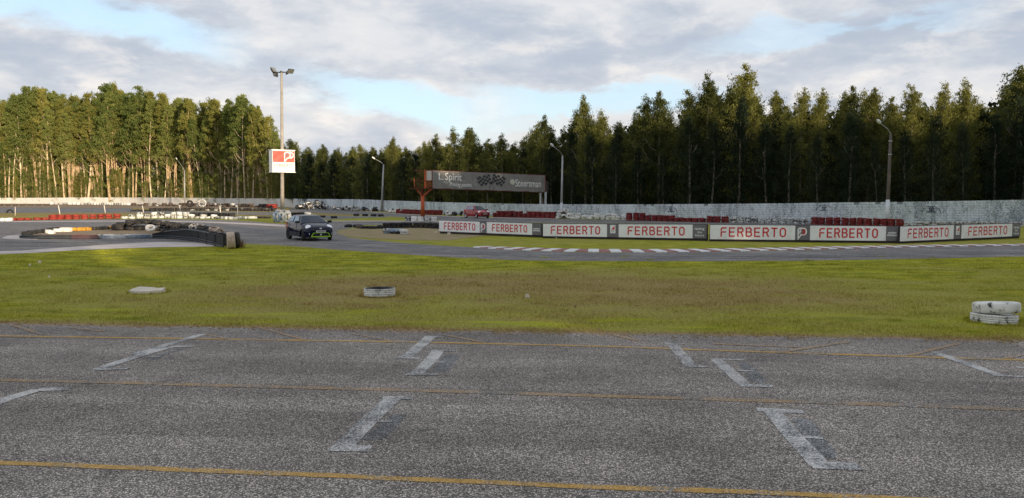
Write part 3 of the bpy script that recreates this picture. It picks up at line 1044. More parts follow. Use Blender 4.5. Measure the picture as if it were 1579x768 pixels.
def tyre_pile(name, label, pa, pb, nt, mats, h=1.0, R=0.3, W=0.2, seed=1, cat='tyre pile', group=None, depth=1.2):
    """loose tyres thrown on a heap"""
    r = random.Random(seed)
    A, B = G(*pa), G(*pb)
    root = empty(name, (A.x, A.y, 0), 0, label, cat, group)
    ax = (B - A)
    for i in range(nt):
        t = r.random()
        e = 1 - abs(2 * t - 1) ** 2.5
        z = r.random() ** 1.3 * h * e
        p = ax * t + Vector((0, r.uniform(0, depth) * (1 - 0.5 * z / max(h, .1)), 0))
        tilt = r.choice([0.1, 0.3, 1.2, 1.45, 0.6])
        zz = max(z, W * 0.5 * math.cos(tilt) + R * math.sin(tilt) * 0.98)
        link('tyre', tyre_mesh(R, W, r.choice(mats), True, 14), root, (p.x, p.y, zz), (tilt, 0, r.uniform(0, 6.28)))
    return root


# red and white row along the far side of the bend, left
tyre_row('tyre_barrier', 'red painted tyres in a row along the far side of the left bend', [(18, 340.2), (60, 339.3), (110, 338.2), (188, 337.2)],
         'tyre_red', lambda t: 1 if t < 0.35 else 2, R=0.36, W=0.25, seed=2, ragged=0.0)
tyre_row('tyre_barrier', 'short white painted stretch left of the red tyres at the picture edge', [(-70, 341.5), (-20, 341), (14, 340.8)], 'tyre_white', 1, R=0.36, W=0.3, seed=3)
tyre_row('tyre_barrier', 'white painted tyres in a row right of the red ones on the left bend', [(192, 337.0), (250, 336.6), (300, 336.9), (335, 337.3)],
         lambda t, k: ['tyre_white', 'tyre_white_worn', 'tyre_white_worn'][int(t * 53 + k * 1.7) % 3], lambda t: 3 if 0.12 < t < 0.7 else 2, R=0.34, W=0.22, seed=4, ragged=0.35)
tyre_row('tyre_barrier', 'low broken end of the white tyre row beside the floodlight pole', [(338, 337.5), (352, 338.2), (368, 338.4)], lambda t, k: 'tyre_white' if t > .5 else 'tyre_white_worn', 1, R=0.33, W=0.26, seed=5)
tyre_row('tyre_barrier', 'two flat white tyres between the leaning post and the floodlight pole', [(374, 337.6), (393, 337.6)], 'tyre_white', 1, R=0.5, W=0.26, seed=6)
tyre_row('tyre_barrier', 'dark tyre row behind the white tyres on the left bend', [(296, 333.2), (330, 333.6), (360, 334.4)], 'tyre_black', 2, R=0.34, W=0.22, seed=8)
tyre_row('tyre_barrier', 'thin black tyre line leading to the foot of the floodlight pole', [(396, 336.8), (415, 337.0)], 'tyre_black', 1, R=0.32, W=0.2, seed=9)
# rows at the soil bank
tyre_row('tyre_barrier', 'long dark tyre row between the soil bank and the back track on the left', [(205, 326.2), (260, 325.4), (330, 325), (425, 326)],
         lambda t, k: 'tyre_white_worn' if (k == 0 and .35 < t < .62 and int(t * 60) % 3 == 0) else 'tyre_black', lambda t: 1 if t < 0.12 else 2, R=0.38, W=0.26, seed=10, n=12, ragged=0.2)
tyre_row('tyre_barrier', 'muddy brown and grey tyres leaning along the foot of the left wall', [(208, 317.6), (260, 317.8), (330, 318.6), (400, 320), (425, 321)],
         lambda t, k: ['tyre_brown', 'tyre_brown', 'tyre_white_worn', 'tyre_black'][int(t * 97) % 4] if t < .85 else ['tyre_black', 'tyre_red', 'tyre_black'][int(t * 97) % 3], 2, R=0.55, W=0.4, seed=11, n=12, ragged=0.3, jit=.15)
tyre_row('tyre_barrier', 'faint whitish tyre row under the wall at the far left', [(80, 315.4), (140, 315.6), (200, 316.4)], lambda t, k: 'tyre_white_worn' if int(t * 40) % 2 else 'tyre_white', 1, R=0.6, W=0.6, gap=1.3, seed=12, n=12)
tyre_row('tyre_barrier', 'sparse dark tyres half sunk in the soil at the far left edge', [(-40, 317.4), (30, 317.4), (75, 317.2)], 'tyre_brown', 1, R=0.5, W=0.35, gap=1.8, seed=13, n=12)
t0 = empty('big_tyre', G(312, 319.5), 0, 'large old tyre standing upright against the left wall', 'tyre')
link('casing', tyre_mesh(0.95, 0.5, 'tyre_white_worn', False, 22), t0, (0, 0, 0.95), (0, 0, 0.3))
t0 = empty('big_tyre', G(293, 319.6), 0, 'smaller upright tyre left of the large one at the left wall', 'tyre')
link('casing', tyre_mesh(0.8, 0.5, 'tyre_black', False, 22), t0, (0, 0, 0.8), (0, 0, -0.3))
t0 = empty('half_buried_tyre', G(15.5, 328.6), 0, 'dark tyre half buried upright beside the back track at the far left', 'tyre')
link('casing', tyre_mesh(0.48, 0.26, 'tyre_black', False, 20), t0, (0, 0, 0.08), (0, 0, 0.1))

# around the floodlight pole
tyre_row('tyre_barrier', 'black tyre row right of the floodlight pole behind the black car', [(449, 334), (462, 333.6), (482, 333.6)], lambda t, k: 'tyre_white' if (t > .75 and k == 1) or t > .93 else 'tyre_black', 2, R=0.38, W=0.24, seed=14)
tyre_pile('tyre_pile', 'heap of black and white tyres against the wall behind the black car', (457, 322.6), (512, 323.2), 64, ['tyre_black', 'tyre_black', 'tyre_white', 'tyre_white_worn'], 1.5, R=0.42, W=0.26, seed=3)
tyre_pile('tyre_pile', 'low scatter of grey and white tyres along the wall left of the street lamp', (514, 323.8), (582, 326.0), 44, ['tyre_black', 'tyre_white_worn', 'tyre_white_worn', 'tyre_white'], 0.6, R=0.36, W=0.22, seed=4)
tyre_pile('tyre_pile', 'white tyres heaped round the foot of the middle street lamp', (580, 325.6), (602, 326.6), 26, ['tyre_white', 'tyre_white_worn'], 1.1, R=0.36, W=0.22, seed=5)
tyre_pile('tyre_pile', 'small white tyres trailing off before the red barrier at the wall', (597, 328.0), (616, 328.6), 10, ['tyre_white', 'tyre_white_worn'], 0.3, R=0.33, W=0.2, seed=6)
for i, x in enumerate((497, 515)):
    o = empty('marker_tyre', G(x, 336.6 if i else 335.6), 0, ['left', 'right'][i] + ' black tyre of two lying just right of the black car roof', 'tyre', None)
    link('casing', tyre_mesh(0.36, 0.24, 'tyre_black', True, 16), o, (0, 0, 0.12))
for i, x in enumerate((549.5, 563, 576, 587)):
    o = empty('marker_tyre', G(x, 333.0 + i * 0.25), 0, ['first', 'second', 'third', 'fourth'][i] + ' from the left of four black tyres spaced along the link road', 'tyre', 'four spaced black tyres on the link road')
    link('casing', tyre_mesh(0.36, 0.26, 'tyre_black', True, 16), o, (0, 0, 0.13))

# black barrier left of the boards
tyre_row('tyre_barrier', 'long black tyre barrier running up to the left end of the sponsor boards', [(596, 352.2), (625, 351.4), (655, 351.6), (684, 353)], 'tyre_black', lambda t: 2, R=0.28, W=0.20, gap=.8, seed=16)
tyre_row('tyre_barrier', 'loose black tyres at the left tip of the long black barrier', [(537, 350.4), (552, 350.6), (556, 352.2), (572, 353), (580, 352.6), (592, 352.6)], lambda t, k: 'tyre_brown' if k == 0 and .3 < t < .7 else 'tyre_black', 1, R=0.30, W=0.2, gap=1.15, seed=17, ragged=.2)
tyre_row('tyre_barrier', 'low block of weathered white and blue tyres lying on the brown verge', [(597, 360), (612, 360.6), (628, 361.6)], lambda t, k: ['tyre_blue', 'tyre_white_worn', 'tyre_black'][int(t * 8 + k) % 3] if t < .85 else 'tyre_white', 2, R=0.27, W=0.15, seed=18, depth=1, jit=.03)
tyre_row('tyre_barrier', 'mixed white and grey tyres round the foot of the orange column', [(629, 341.0), (650, 341.2), (673, 341.2)], lambda t, k: ['tyre_white_worn', 'tyre_white', 'tyre_black', 'tyre_white', 'tyre_white', 'tyre_white_worn', 'tyre_white'][min(6, int(t * 7))], 2, R=0.3, W=0.22, seed=19, ragged=.2)

# rows at the right wall
red3 = 'red tyre barriers along the wall'
tyre_row('tyre_barrier', 'dark red tyre barrier at the wall behind the orange column', [(614, 329.2), (645, 330.6), (681, 331.8)], 'tyre_darkred', 3, R=0.33, W=0.21, seed=21, group=red3, n=14, ragged=.1)
tyre_row('tyre_barrier', 'dark red tyre barrier at the wall right of the red car', [(764, 334.6), (800, 335.6), (857, 337)], 'tyre_darkred', lambda t: 3 if t > .05 else 2, R=0.33, W=0.24, seed=22, group=red3, n=14, ragged=.05)
tyre_pile('tyre_pile', 'white tyres scattered at the wall left of the red car', (684, 332.6), (712, 333), 12, ['tyre_white', 'tyre_black', 'tyre_white_worn'], 0.35, R=0.3, W=0.2, seed=7)
tyre_row('tyre_barrier', 'white tyre barrier at the wall right of the second street lamp', [(882, 337.6), (925, 338.4), (966, 339.6)], 'tyre_white', 3, R=0.34, W=0.20, seed=23, ragged=.35, jit=.06)
tyre_pile('tyre_pile', 'white tyres heaped round the foot of the second street lamp', (860, 337.0), (880, 337.6), 22, ['tyre_white', 'tyre_white', 'tyre_black'], 1.0, R=0.33, W=0.2, seed=8, depth=.8)
tyre_row('tyre_barrier', 'long sagging dark red tyre barrier at the wall above the centre boards', [(970, 340.2), (1000, 340.6), (1050, 342), (1090, 343), (1128, 343.4)], 'tyre_darkred', lambda t: 4 if t < .14 else (3 if t < .5 or t > .8 else 2), R=0.31, W=0.19, seed=24, group=red3, ragged=.03)
tyre_row('tyre_barrier', 'whitewashed tyre barrier at the wall between two red ones', [(1131, 343.4), (1190, 344.6), (1250, 346)], 'tyre_white_worn', 3, R=0.29, W=0.17, seed=25, ragged=.05)
tyre_row('tyre_barrier', 'dark red tyre barrier round the foot of the right street lamp', [(1256, 346.4), (1320, 348), (1388, 350)], 'tyre_darkred', 4, R=0.285, W=0.155, seed=26, group=red3, ragged=.0)
tyre_row('tyre_barrier', 'low whitewashed tyres at the wall behind the rightmost board', [(1394, 349), (1450, 348.6), (1520, 348.8), (1640, 350)], 'tyre_white_worn', 2, R=0.31, W=0.18, seed=27, ragged=.3, jit=.04)

# ------------------------------------------------------------------ near tyres
nt = empty('painted_tyre', G(585.5, 456), 0, 'single white-washed tyre lying alone on the grass in the middle', 'tyre')
near_mesh = tyre_mesh(0.365, 0.195, 'tyre_white', True, 48, True).copy()
near_mesh.materials.append(M['tyre_black'])
for f in near_mesh.polygons:      # only the tread was painted, the walls stayed black
    r_ = math.hypot(f.center.x, f.center.y)
    if r_ < 0.365 * 0.94:
        f.material_index = 1
c = link('casing', near_mesh, nt, (0, 0, 0.092), (0.015, 0.015, 2.4))
s1 = G(1535, 497)
low_t = empty('painted_tyre', (s1.x - .03, s1.y, 0), 0, 'lower white tyre of the stacked pair on the grass at the right edge', 'tyre', 'pair of white tyres stacked at the right')
link('casing', tyre_mesh(0.385, 0.165, 'tyre_white', True, 44, True), low_t, (0, 0, 0.078), (-0.03, 0.02, 0))
up_t = empty('painted_tyre', (s1.x + 0.015, s1.y + .02, 0.15), 0, 'upper fatter white tyre of the stacked pair on the grass at the right edge', 'tyre', 'pair of white tyres stacked at the right')
link('casing', tyre_mesh(0.385, 0.20, 'tyre_white', True, 44, False), up_t, (0, 0, 0.125), (-0.10, -0.012, 0))

# floodlight pole foot: big painted tyres, left ones tinted blue for their shaded side
fx = G(432, 343)
foot = empty('tyre_ring', (fx.x, fx.y + 0.7, 0), 0, 'big white tyres standing in a ring round the foot of the floodlight pole', 'tyre ring')
for i, (a, m, tl) in enumerate([(0.2, 'tyre_white', .12), (1.3, 'tyre_white', .1), (2.3, 'tyre_white', .15), (3.3, 'tyre_blue', .1), (4.15, 'tyre_blue', .12), (4.85, 'tyre_white', .1), (5.55, 'tyre_white', .14)]):
    link('tyre', tyre_mesh(0.48, 0.26, m, False, 22), foot, (0.66 * math.cos(a), 0.5 * math.sin(a), 0.47), (tl * -math.sin(a), tl, a + PI / 2))
for i, (a, m) in enumerate([(0.6, 'tyre_white'), (2.6, 'tyre_white'), (4.6, 'tyre_white_worn')]):
    link('tyre', tyre_mesh(0.33, 0.2, m, True, 18), foot, (0.38 * math.cos(a), 0.3 * math.sin(a), 0.99 + .03 * i), (.12, .1, a))

# ------------------------------------------------------------------ chicane barrier on the left
ch = empty('chicane_barrier', G(150, 367), 0, 'chicane island barrier of painted tyres strapped with plastic rails', 'tyre barrier')
co = ch.location
front = curve_pts([G(31, 367.8), G(60, 368.6), G(110, 368.8), G(152, 368.8), G(190, 368.6), G(232, 368.2), G(262, 368.5), G(300, 372), G(325, 377.5), G(346, 382.5)], 0.1)


def seg(t0_, t1_):
    n_ = len(front)
    return front[int(t0_ * (n_ - 1)):int(t1_ * (n_ - 1)) + 1]


pxs = [px_of(p) for p in front]


def seg_px(a, b):
    return [p for p, x in zip(front, pxs) if a <= x <= b]


def belt(pts, z0, z1, off, th, mat, name):
    mb = MB()
    vs, fs = [], []
    for i, p in enumerate(pts):
        t = (pts[min(i + 1, len(pts) - 1)] - pts[max(i - 1, 0)]).normalized()
        n_ = Vector((t.y, -t.x, 0))
        for (o_, z) in ((off, z0(p) if callable(z0) else z0), (off + th, z0(p) if callable(z0) else z0), (off + th, z1(p) if callable(z1) else z1), (off, z1(p) if callable(z1) else z1)):
            q = p + n_ * o_
            vs.append((q.x - co.x, q.y - co.y, z))
    for i in range(len(pts) - 1):
        for k in range(4):
            fs.append((4 * i + k, 4 * i + (k + 1) % 4, 4 * i + 4 + (k + 1) % 4, 4 * i + 4 + k))
    fs += [(0, 1, 2, 3), (4 * len(pts) - 1, 4 * len(pts) - 2, 4 * len(pts) - 3, 4 * len(pts) - 4)]
    mb.add(vs, fs)
    return mb.build(name, mat, ch)


def hgt(p):
    return lerp_list([(30, 0.16), (60, 0.22), (230, 0.24), (250, 0.40), (290, 0.62), (330, 0.60), (350, 0.56)], px_of(p))


belt(seg_px(30, 112), 0.02, hgt, 0.0, 0.03, M['belt_black'], 'belt')
belt(seg_px(110, 153), 0.02, hgt, 0.0, 0.03, M['belt_maroon'], 'belt')
belt(seg_px(152, 234), 0.02, hgt, 0.0, 0.03, M['belt_blue'], 'belt')
belt(seg_px(232, 346), 0.02, hgt, 0.0, 0.03, M['belt_black'], 'belt')
belt(seg_px(31, 346), 0.055, 0.09, 0.035, 0.03, M['rail'], 'rail')
belt(seg_px(31, 330), 0.155, 0.185, 0.035, 0.03, M['rail'], 'rail')
belt(seg_px(252, 325), lambda p: hgt(p) - 0.05, hgt, 0.035, 0.03, M['rail'], 'rail')
rr = random.Random(5)


def ch_tyre(px, py, R, W, mat, z=None, lying=True, rot=None, dy=0.0):
    p = G(px, py)
    rot = rot or (rr.gauss(0, .05), rr.gauss(0, .05), rr.uniform(0, 6))
    z = (W / 2 if lying else R) if z is None else z
    link('tyre', tyre_mesh(R, W, mat, lying, 20), ch, (p.x - co.x, p.y + dy - co.y, z), rot)


for x in range(36, 345, 13):      # tyres behind the belt
    fr = min(range(len(pxs)), key=lambda i: abs(pxs[i] - x))
    p = front[fr]
    m = 'tyre_black' if x < 112 else ('tyre_red' if x < 152 else ('tyre_white_worn' if x < 236 else 'tyre_black'))
    L = 1 if x < 245 else (2 if x < 262 else 3)
    for k in range(L):
        link('tyre', tyre_mesh(0.29, 0.2, m, True, 18), ch, (p.x - co.x, p.y + 0.36 - co.y, 0.1 + 0.2 * k + (0.03 if k == 0 and 150 < x < 236 else 0)), (rr.gauss(0, .04), rr.gauss(0, .04), rr.uniform(0, 6)))
for x, y, m in [(42, 362.5, 'tyre_black'), (50, 361, 'tyre_black'), (60, 359.5, 'tyre_black'), (71, 358.5, 'tyre_black'), (78, 360.5, 'tyre_white'), (90, 357.8, 'tyre_white'), (80, 356.4, 'tyre_black'), (92, 355.4, 'tyre_black'),
                (112, 356.6, 'tyre_yellow'), (119, 356.2, 'tyre_yellow'), (126, 356, 'tyre_yellow'), (134, 355.6, 'tyre_yellow'), (144, 354.8, 'tyre_black'), (153, 354.6, 'tyre_black'), (162, 354, 'tyre_black'),
                (173, 353.2, 'tyre_yellow'), (182, 354, 'tyre_black'), (191, 354, 'tyre_black')]:
    ch_tyre(x, y, 0.3, 0.22, m)
ch_tyre(232, 359.5, 0.3, 0.2, 'tyre_white', 0.32, True, (0.5, 0.3, 0))
bm_ = MB().box((0, 0, 0), (0.55, 0.35, 0.26))
pw = G(102, 357.4)
mbk = MB().box((0, 0, 0.14), (0.66, 0.32, 0.28)).mesh('white_block', M['stake_white'])
link('white_block', mbk, ch, (pw.x - co.x, pw.y - co.y, 0.0))
for i in range(46):               # black heap at the back and right
    t = i / 45
    x = 176 + t * 150 + rr.uniform(-5, 5)
    y = lerp_list([(176, 354.5), (230, 354.8), (260, 357), (300, 362), (330, 371)], x)
    top = lerp_list([(176, .15), (200, .40), (225, .52), (250, .40), (280, .36), (330, .45)], x)
    for k in range(2):
        ch_tyre(x, y + rr.uniform(-1, 1), 0.31, 0.22, 'tyre_black' if rr.random() > .06 else 'tyre_white_worn', 0.1 + top * k, True, (rr.uniform(-.35, .35), rr.uniform(-.35, .35), rr.uniform(0, 6)))
ch_tyre(331, 372, 0.28, 0.2, 'tyre_rust', 0.62, True, (.2, .1, 0))
ch_tyre(338, 374, 0.26, 0.2, 'tyre_rust', 0.50, False, (.1, .1, .9))
# the big upright end tyre
et = G(354, 384.2)
end_t = empty('end_tyre', (et.x, et.y + .2, 0), 0, 'upright peeling pinkish tyre at the right end of the chicane barrier', 'tyre')
link('casing', tyre_mesh(0.385, 0.34, 'tyre_rust', False, 26, False), end_t, (0, 0, 0.37), (-.06, -0.08, 1.95))
back_t = empty('end_tyre', (et.x + .12, et.y + .62, 0), 0, 'dark tyre leaning behind the upright pinkish end tyre', 'tyre')
link('casing', tyre_mesh(0.37, 0.2, 'tyre_black', False, 24), back_t, (0, 0, 0.36), (0, 0.1, 2.05))
tw = G(371, 382.5)
mb = MB()
for i in range(120):
    a, r_ = rr.uniform(0, 6.28), rr.uniform(0, .22)
    b0 = Vector((math.cos(a) * r_, math.sin(a) * r_, 0))
    tip = b0 + Vector((rr.gauss(0, .08), rr.gauss(0, .08), rr.uniform(.2, .46)))
    mb.tube([b0, tip], [.006, .002], 3, False)
o = mb.build('dry_weed_clump', M['twig'], None, loc=(tw.x, tw.y, 0))
tag(o, 'clump of dry brown weeds right of the chicane end tyre', 'weeds', kind='stuff')

# ------------------------------------------------------------------ small things on the grass
sl = G(229, 451)
mb = MB()
out = [(-.42, -.14), (-.2, -.20), (.1, -.17), (.2, -.12), (.38, -.10), (.36, .12), (.22, .06), (.08, .12), (-.30, .18), (-.40, .02)]
k = len(out)
mb.add([(x, y, 0) for x, y in out] + [(x * .97, y * .95, 0.05 + 0.20 * (y + .2)) for x, y in out], [tuple(range(k, 2 * k))] + [(i, (i + 1) % k, k + (i + 1) % k, k + i) for i in range(k)])
o = mb.build('concrete_fragment', M['slab'], None, loc=(sl.x, sl.y, 0), rot=(0, 0, 0.0))
tag(o, 'pale flat broken concrete slab lying on the grass at the left', 'slab')
for i, (x, y, s, lab) in enumerate([(46, 409.5, .10, 'small pale crumb of litter on the grass near the left edge'), (61, 405.5, .16, 'flat white scrap on the grass at the far left'), (76, 427.5, .08, 'tiny white crumb on the grass left of the slab'),
                                    (813, 458.5, .14, 'thin white scrap on the dry grass right of the lone tyre'), (858, 367.6, .16, 'white scrap on the grass before the second board'), (672, 358.8, .2, 'pale stone at the left foot of the boards'),
                                    (692, 361.4, .28, 'pale block under the first sponsor board'), (887, 474, .07, 'dark clod on the grass verge')]):
    p = G(x, y)
    mb = MB()
    k = 7
    ang = [j * 2 * PI / k for j in range(k)]
    rad = [s * random.Random(i * 9 + j).uniform(.6, 1) / 2 for j in range(k)]
    mb.add([(r_ * math.cos(a), r_ * math.sin(a), 0) for r_, a in zip(rad, ang)] + [(r_ * .7 * math.cos(a), r_ * .7 * math.sin(a), s * .35 + .02) for r_, a in zip(rad, ang)], [tuple(range(k, 2 * k))] + [(j, (j + 1) % k, k + (j + 1) % k, k + j) for j in range(k)])
    o = mb.build('litter_scrap' if i != 6 else 'stone_block', M['slab'] if i != 7 else M['twig'], None, loc=(p.x, p.y, 0))
    tag(o, lab, 'stone' if i in (5, 6) else 'scrap')

# ------------------------------------------------------------------ walls
wall_base = [(-330, 314), (0, 314), (200, 314.8), (330, 316.4), (440, 319.6), (480, 322), (600, 326.5), (700, 331), (850, 336), (1000, 339.5), (1200, 344), (1380, 347.2), (1579, 348.8), (1800, 350)]
wall_top = [(-330, 305), (0, 305.2), (150, 304.6), (300, 304.8), (350, 305.8), (440, 306.4), (560, 307.4), (600, 309.2), (700, 312.2), (780, 314), (850, 315), (1000, 315), (1200, 313.6), (1300, 312), (1400, 311), (1579, 307.9), (1800, 305)]
wl = curve_pts([G(px, lerp_list(wall_base, px)) for px in [-330, -200, -100, 0, 100, 200, 270, 330, 390, 440, 480, 540, 600, 650, 700, 780, 850, 920, 1000, 1100, 1200, 1290, 1380, 1480, 1579, 1690, 1800]], 0.5)


def resample(P, step):
    out, acc, last = [P[0]], 0, P[0]
    for a, b in zip(P, P[1:]):
        acc += (b - a).length
        if acc >= step:
            out.append(b)
            acc = 0
    return out


def wall_z(p):
    px = px_of(p)
    return at(px, lerp_list(wall_top, px), p.y).z


slab_wall = empty('boundary_wall', (0, 0, 0), 0, 'long pale wall of whitewashed concrete slabs before the left wood', 'wall')
block_wall = empty('boundary_wall', (0, 0, 0), 0, 'grimy white blockwork wall before the dark wood on the right', 'wall')
wp = resample(wl, 4.3)
first_block = None
r = random.Random(3)
for a, b in zip(wp, wp[1:]):
    d = (b - a)
    L = d.length
    t = d.normalized()
    n_ = Vector((-t.y, t.x, 0))
    ang = math.atan2(t.y, t.x)
    ha, hb = wall_z(a), wall_z(b)
    if px_of(b) < 455:
        mb = MB()
        g = 0.035
        off = r.uniform(-.03, .03)
        hz = r.uniform(-.03, .05)
        p0, p1 = a + t * g + n_ * off, b - t * g + n_ * off
        vs = []
        for q, h in ((p0, ha + hz), (p1, hb + hz)):
            for (o_, z) in ((0, 0), (.16, 0), (.16, h), (0, h)):
                w = q + n_ * o_
                vs.append((w.x, w.y, z))
        mb.add(vs, [(0, 1, 2, 3), (7, 6, 5, 4), (0, 4, 5, 1), (1, 5, 6, 2), (2, 6, 7, 3), (3, 7, 4, 0)])
        mb.build('wall_panel', M['wall_slab'], slab_wall)
        mb = MB()
        mb.box((b.x + n_.x * .1, b.y + n_.y * .1, (hb + .08) / 2), (0.16, 0.14, hb + 0.0), ang)
        mb.build('wall_post', M['mortar'], slab_wall)
    else:
        if first_block is None:
            first_block = a
        mb = MB()
        vs = []
        for q, h in ((a, ha - .03), (b, hb - .03)):
            for (o_, z) in ((0.012, 0), (.19, 0), (.19, h), (0.012, h)):
                w = q + n_ * o_
                vs.append((w.x, w.y, z))
        mb.add(vs, [(0, 1, 2, 3), (7, 6, 5, 4), (0, 4, 5, 1), (1, 5, 6, 2), (2, 6, 7, 3), (3, 7, 4, 0)])
        mb.build('mortar_core', M['mortar'], block_wall)
        mb = MB()
        nc = max(6, round((ha + hb) / 2 / 0.2))
        nb = max(1, round(L / 0.42))
        bw = L / nb
        for c in range(nc):
            sh = 0.5 * bw if c % 2 else 0.0
            for k in range(nb + (1 if c % 2 else 0)):
                x0 = max(0.0, k * bw - sh)
                x1 = min(L, (k + 1) * bw - sh)
                if x1 - x0 < 0.08:
                    continue
                if c == nc - 1 and r.random() < .08:
                    continue
                f0 = ha + (hb - ha) * (x0 + x1) / 2 / L
                ch_ = f0 / nc
                cen = a + t * (x0 + x1) / 2 + n_ * (.095 + r.uniform(-.010, .006))
                mb.box((cen.x, cen.y, ch_ * (c + .5)), (x1 - x0 - .016, .19, ch_ - .018), ang)
        o = mb.build('blocks', M['wall_block'], block_wall)
        o['kind'] = 'stuff'


def wall_frame(px):
    """origin, direction along the wall (to the right), for something painted on it"""
    best = min(range(len(wl)), key=lambda i: abs(px_of(wl[i]) - px))
    i = max(1, min(len(wl) - 2, best))
    t = (wl[i + 1] - wl[i - 1]).normalized()
    return wl[i], t


for px, zc_, fade in ((1268, 320.5, 1), (1438, 322.5, 1), (1036, 322.5, .8)):
    p, t = wall_frame(px)
    z0 = at(px, zc_, p.y).z
    nrm = Vector((t.y, -t.x, 0))
    mb = MB()

    def W3(u, v):
        q = p + t * u + nrm * 0.012
        return (q.x, q.y, z0 + v)

    def dab(u0, v0, u1, v1):
        mb.add([W3(u0, v0), W3(u1, v0), W3(u1, v1), W3(u0, v1)], [(0, 1, 2, 3)])
    for i in range(19):           # broken arch of short strokes
        a = PI * (i + .5) / 19
        if i in (6, 13): continue
        c, s_ = math.cos(a), math.sin(a)
        r0, r1 = .60, .67
        da = .055
        mb.add([W3(math.cos(a + q) * rr_ * 1.05, math.sin(a + q) * rr_ * .82 - .28) for q, rr_ in ((-da, r0), (da, r0), (da, r1), (-da, r1))], [(0, 1, 2, 3)])
    for i in range(20):           # steering wheel ring
        a0, a1 = 2 * PI * i / 20, 2 * PI * (i + 1) / 20
        mb.add([W3(math.cos(q) * rr_, math.sin(q) * rr_ + .02) for q, rr_ in ((a0, .125), (a1, .125), (a1, .175), (a0, .175))], [(0, 1, 2, 3)])
    for a in (PI * .02, PI * .98, PI * 1.5):
        c, s_ = math.cos(a), math.sin(a)
        mb.add([W3(c * .13 + s_ * .03, s_ * .13 - c * .03 + .02), W3(c * .13 - s_ * .03, s_ * .13 + c * .03 + .02), W3(-s_ * .03, c * .03 + .02), W3(s_ * .03, -c * .03 + .02)], [(0, 1, 2, 3)])
    rr2 = random.Random(px)
    u = -.34
    while u < .34:                # unreadable small lettering under the wheel
        w = rr2.uniform(.03, .06)
        dab(u, -.27, u + w, -.27 + rr2.uniform(.07, .11))
        u += w + .022
    mb.build('painted_emblem', M['emblem'], block_wall)


# ------------------------------------------------------------------ text helpers
def text_mesh(s, size, font_shear=0.0, offset=0.0, spacing=1.0):
    cu = bpy.data.curves.new('txt', 'FONT')
    cu.body = s
    cu.size = size
    cu.shear = font_shear
    cu.offset = offset
    cu.space_character = spacing
    cu.resolution_u = 3
    ob = bpy.data.objects.new('txt', cu)
    COL.objects.link(ob)
    dg = bpy.context.evaluated_depsgraph_get()
    me = bpy.data.meshes.new_from_object(ob.evaluated_get(dg))
    vs = [v.co.copy() for v in me.vertices]
    fs = [tuple(f.vertices) for f in me.polygons]
    bpy.data.objects.remove(ob)
    bpy.data.curves.remove(cu)
    bpy.data.meshes.remove(me)
    return vs, fs


def fit_text(s, x0, x1, v0, v1, **k):
    """text stretched into a box, returned as 2-D points and faces"""
    vs, fs = text_mesh(s, 1.0, **k)
    ax, bx = min(v.x for v in vs), max(v.x for v in vs)
    ay, by = min(v.y for v in vs), max(v.y for v in vs)
    return [(x0 + (v.x - ax) / (bx - ax) * (x1 - x0), v0 + (v.y - ay) / (by - ay) * (v1 - v0)) for v in vs], fs


def ribbon2(pts, w, closed=False):
    """stroke with mitred corners in 2-D"""
    n = len(pts)
    L, R = [], []
    for i, p in enumerate(pts):
        a = pts[i - 1] if (i > 0 or closed) else None
        b = pts[(i + 1) % n] if (i < n - 1 or closed) else None
        d1 = Vector((p[0] - a[0], p[1] - a[1])).normalized() if a else None
        d2 = Vector((b[0] - p[0], b[1] - p[1])).normalized() if b else None
        d1 = d1 or d2
        d2 = d2 or d1
        n1, n2 = Vector((-d1.y, d1.x)), Vector((-d2.y, d2.x))
        m = n1 + n2
        m = m.normalized() if m.length > 1e-4 else n1
        k = w / 2 / max(0.45, m.dot(n1))
        L.append((p[0] + m.x * k, p[1] + m.y * k))
        R.append((p[0] - m.x * k, p[1] - m.y * k))
    vs = L + R
    cnt = n if closed else n - 1
    return vs, [(i, i + n, (i + 1) % n + n, (i + 1) % n) for i in range(cnt)]


def arc(cx, cy, rx, ry, a0, a1, n=8):
    return [(cx + rx * math.cos(math.radians(a0 + (a1 - a0) * i / n)), cy + ry * math.sin(math.radians(a0 + (a1 - a0) * i / n))) for i in range(n + 1)]


LET = {     # letters drawn in a box 0.6 wide and 1 high
    'E': [[(.58, .06), (.06, .06), (.06, .94), (.58, .94)], [(.06, .50), (.52, .50)]],
    'F': [[(.06, 0), (.06, .50), (.52, .50)], [(.06, .64), (.06, .80), (.16, .94), (.58, .94)]],
    'R': [[(.06, 0), (.06, .94), (.34, .94)] + arc(.34, .72, .20, .22, 90, -90) + [(.06, .50)], [(.36, .50), (.56, 0)]],
    'B': [[(.06, .06), (.06, .94), (.34, .94)] + arc(.34, .73, .18, .21, 90, -90) + [(.06, .52)], [(.34, .52)] + arc(.35, .29, .21, .23, 90, -90) + [(.06, .06)]],
    'T': [[(.0, .94), (.60, .94)], [(.30, .94), (.30, 0)]],
    'O': [arc(.30, .66, .24, .28, 0, 180, 8) + arc(.30, .34, .24, .28, 180, 360, 8)],
}


def stroke_word(word, x0, x1, v0, v1, aspect, th=0.135):
    """aspect: real width of one unit of x / real height of one unit of v, to keep the strokes even"""
    H = v1 - v0
    adv = (x1 - x0) / (len(word) * 0.6 + (len(word) - 1) * 0.20)
    out = []
    for i, c in enumerate(word):
        ox = x0 + i * 0.80 * adv
        for st in LET[c]:
            closed = c == 'O'
            # work in real proportions, then map
            pts = [(x * adv * aspect / H, y) for x, y in st]
            if closed:
                pts = pts[:-1]
            vs, fs = ribbon2(pts, th, closed)
            out.append(([(ox + x * H / aspect, v0 + y * H) for x, y in vs], fs))
    return out


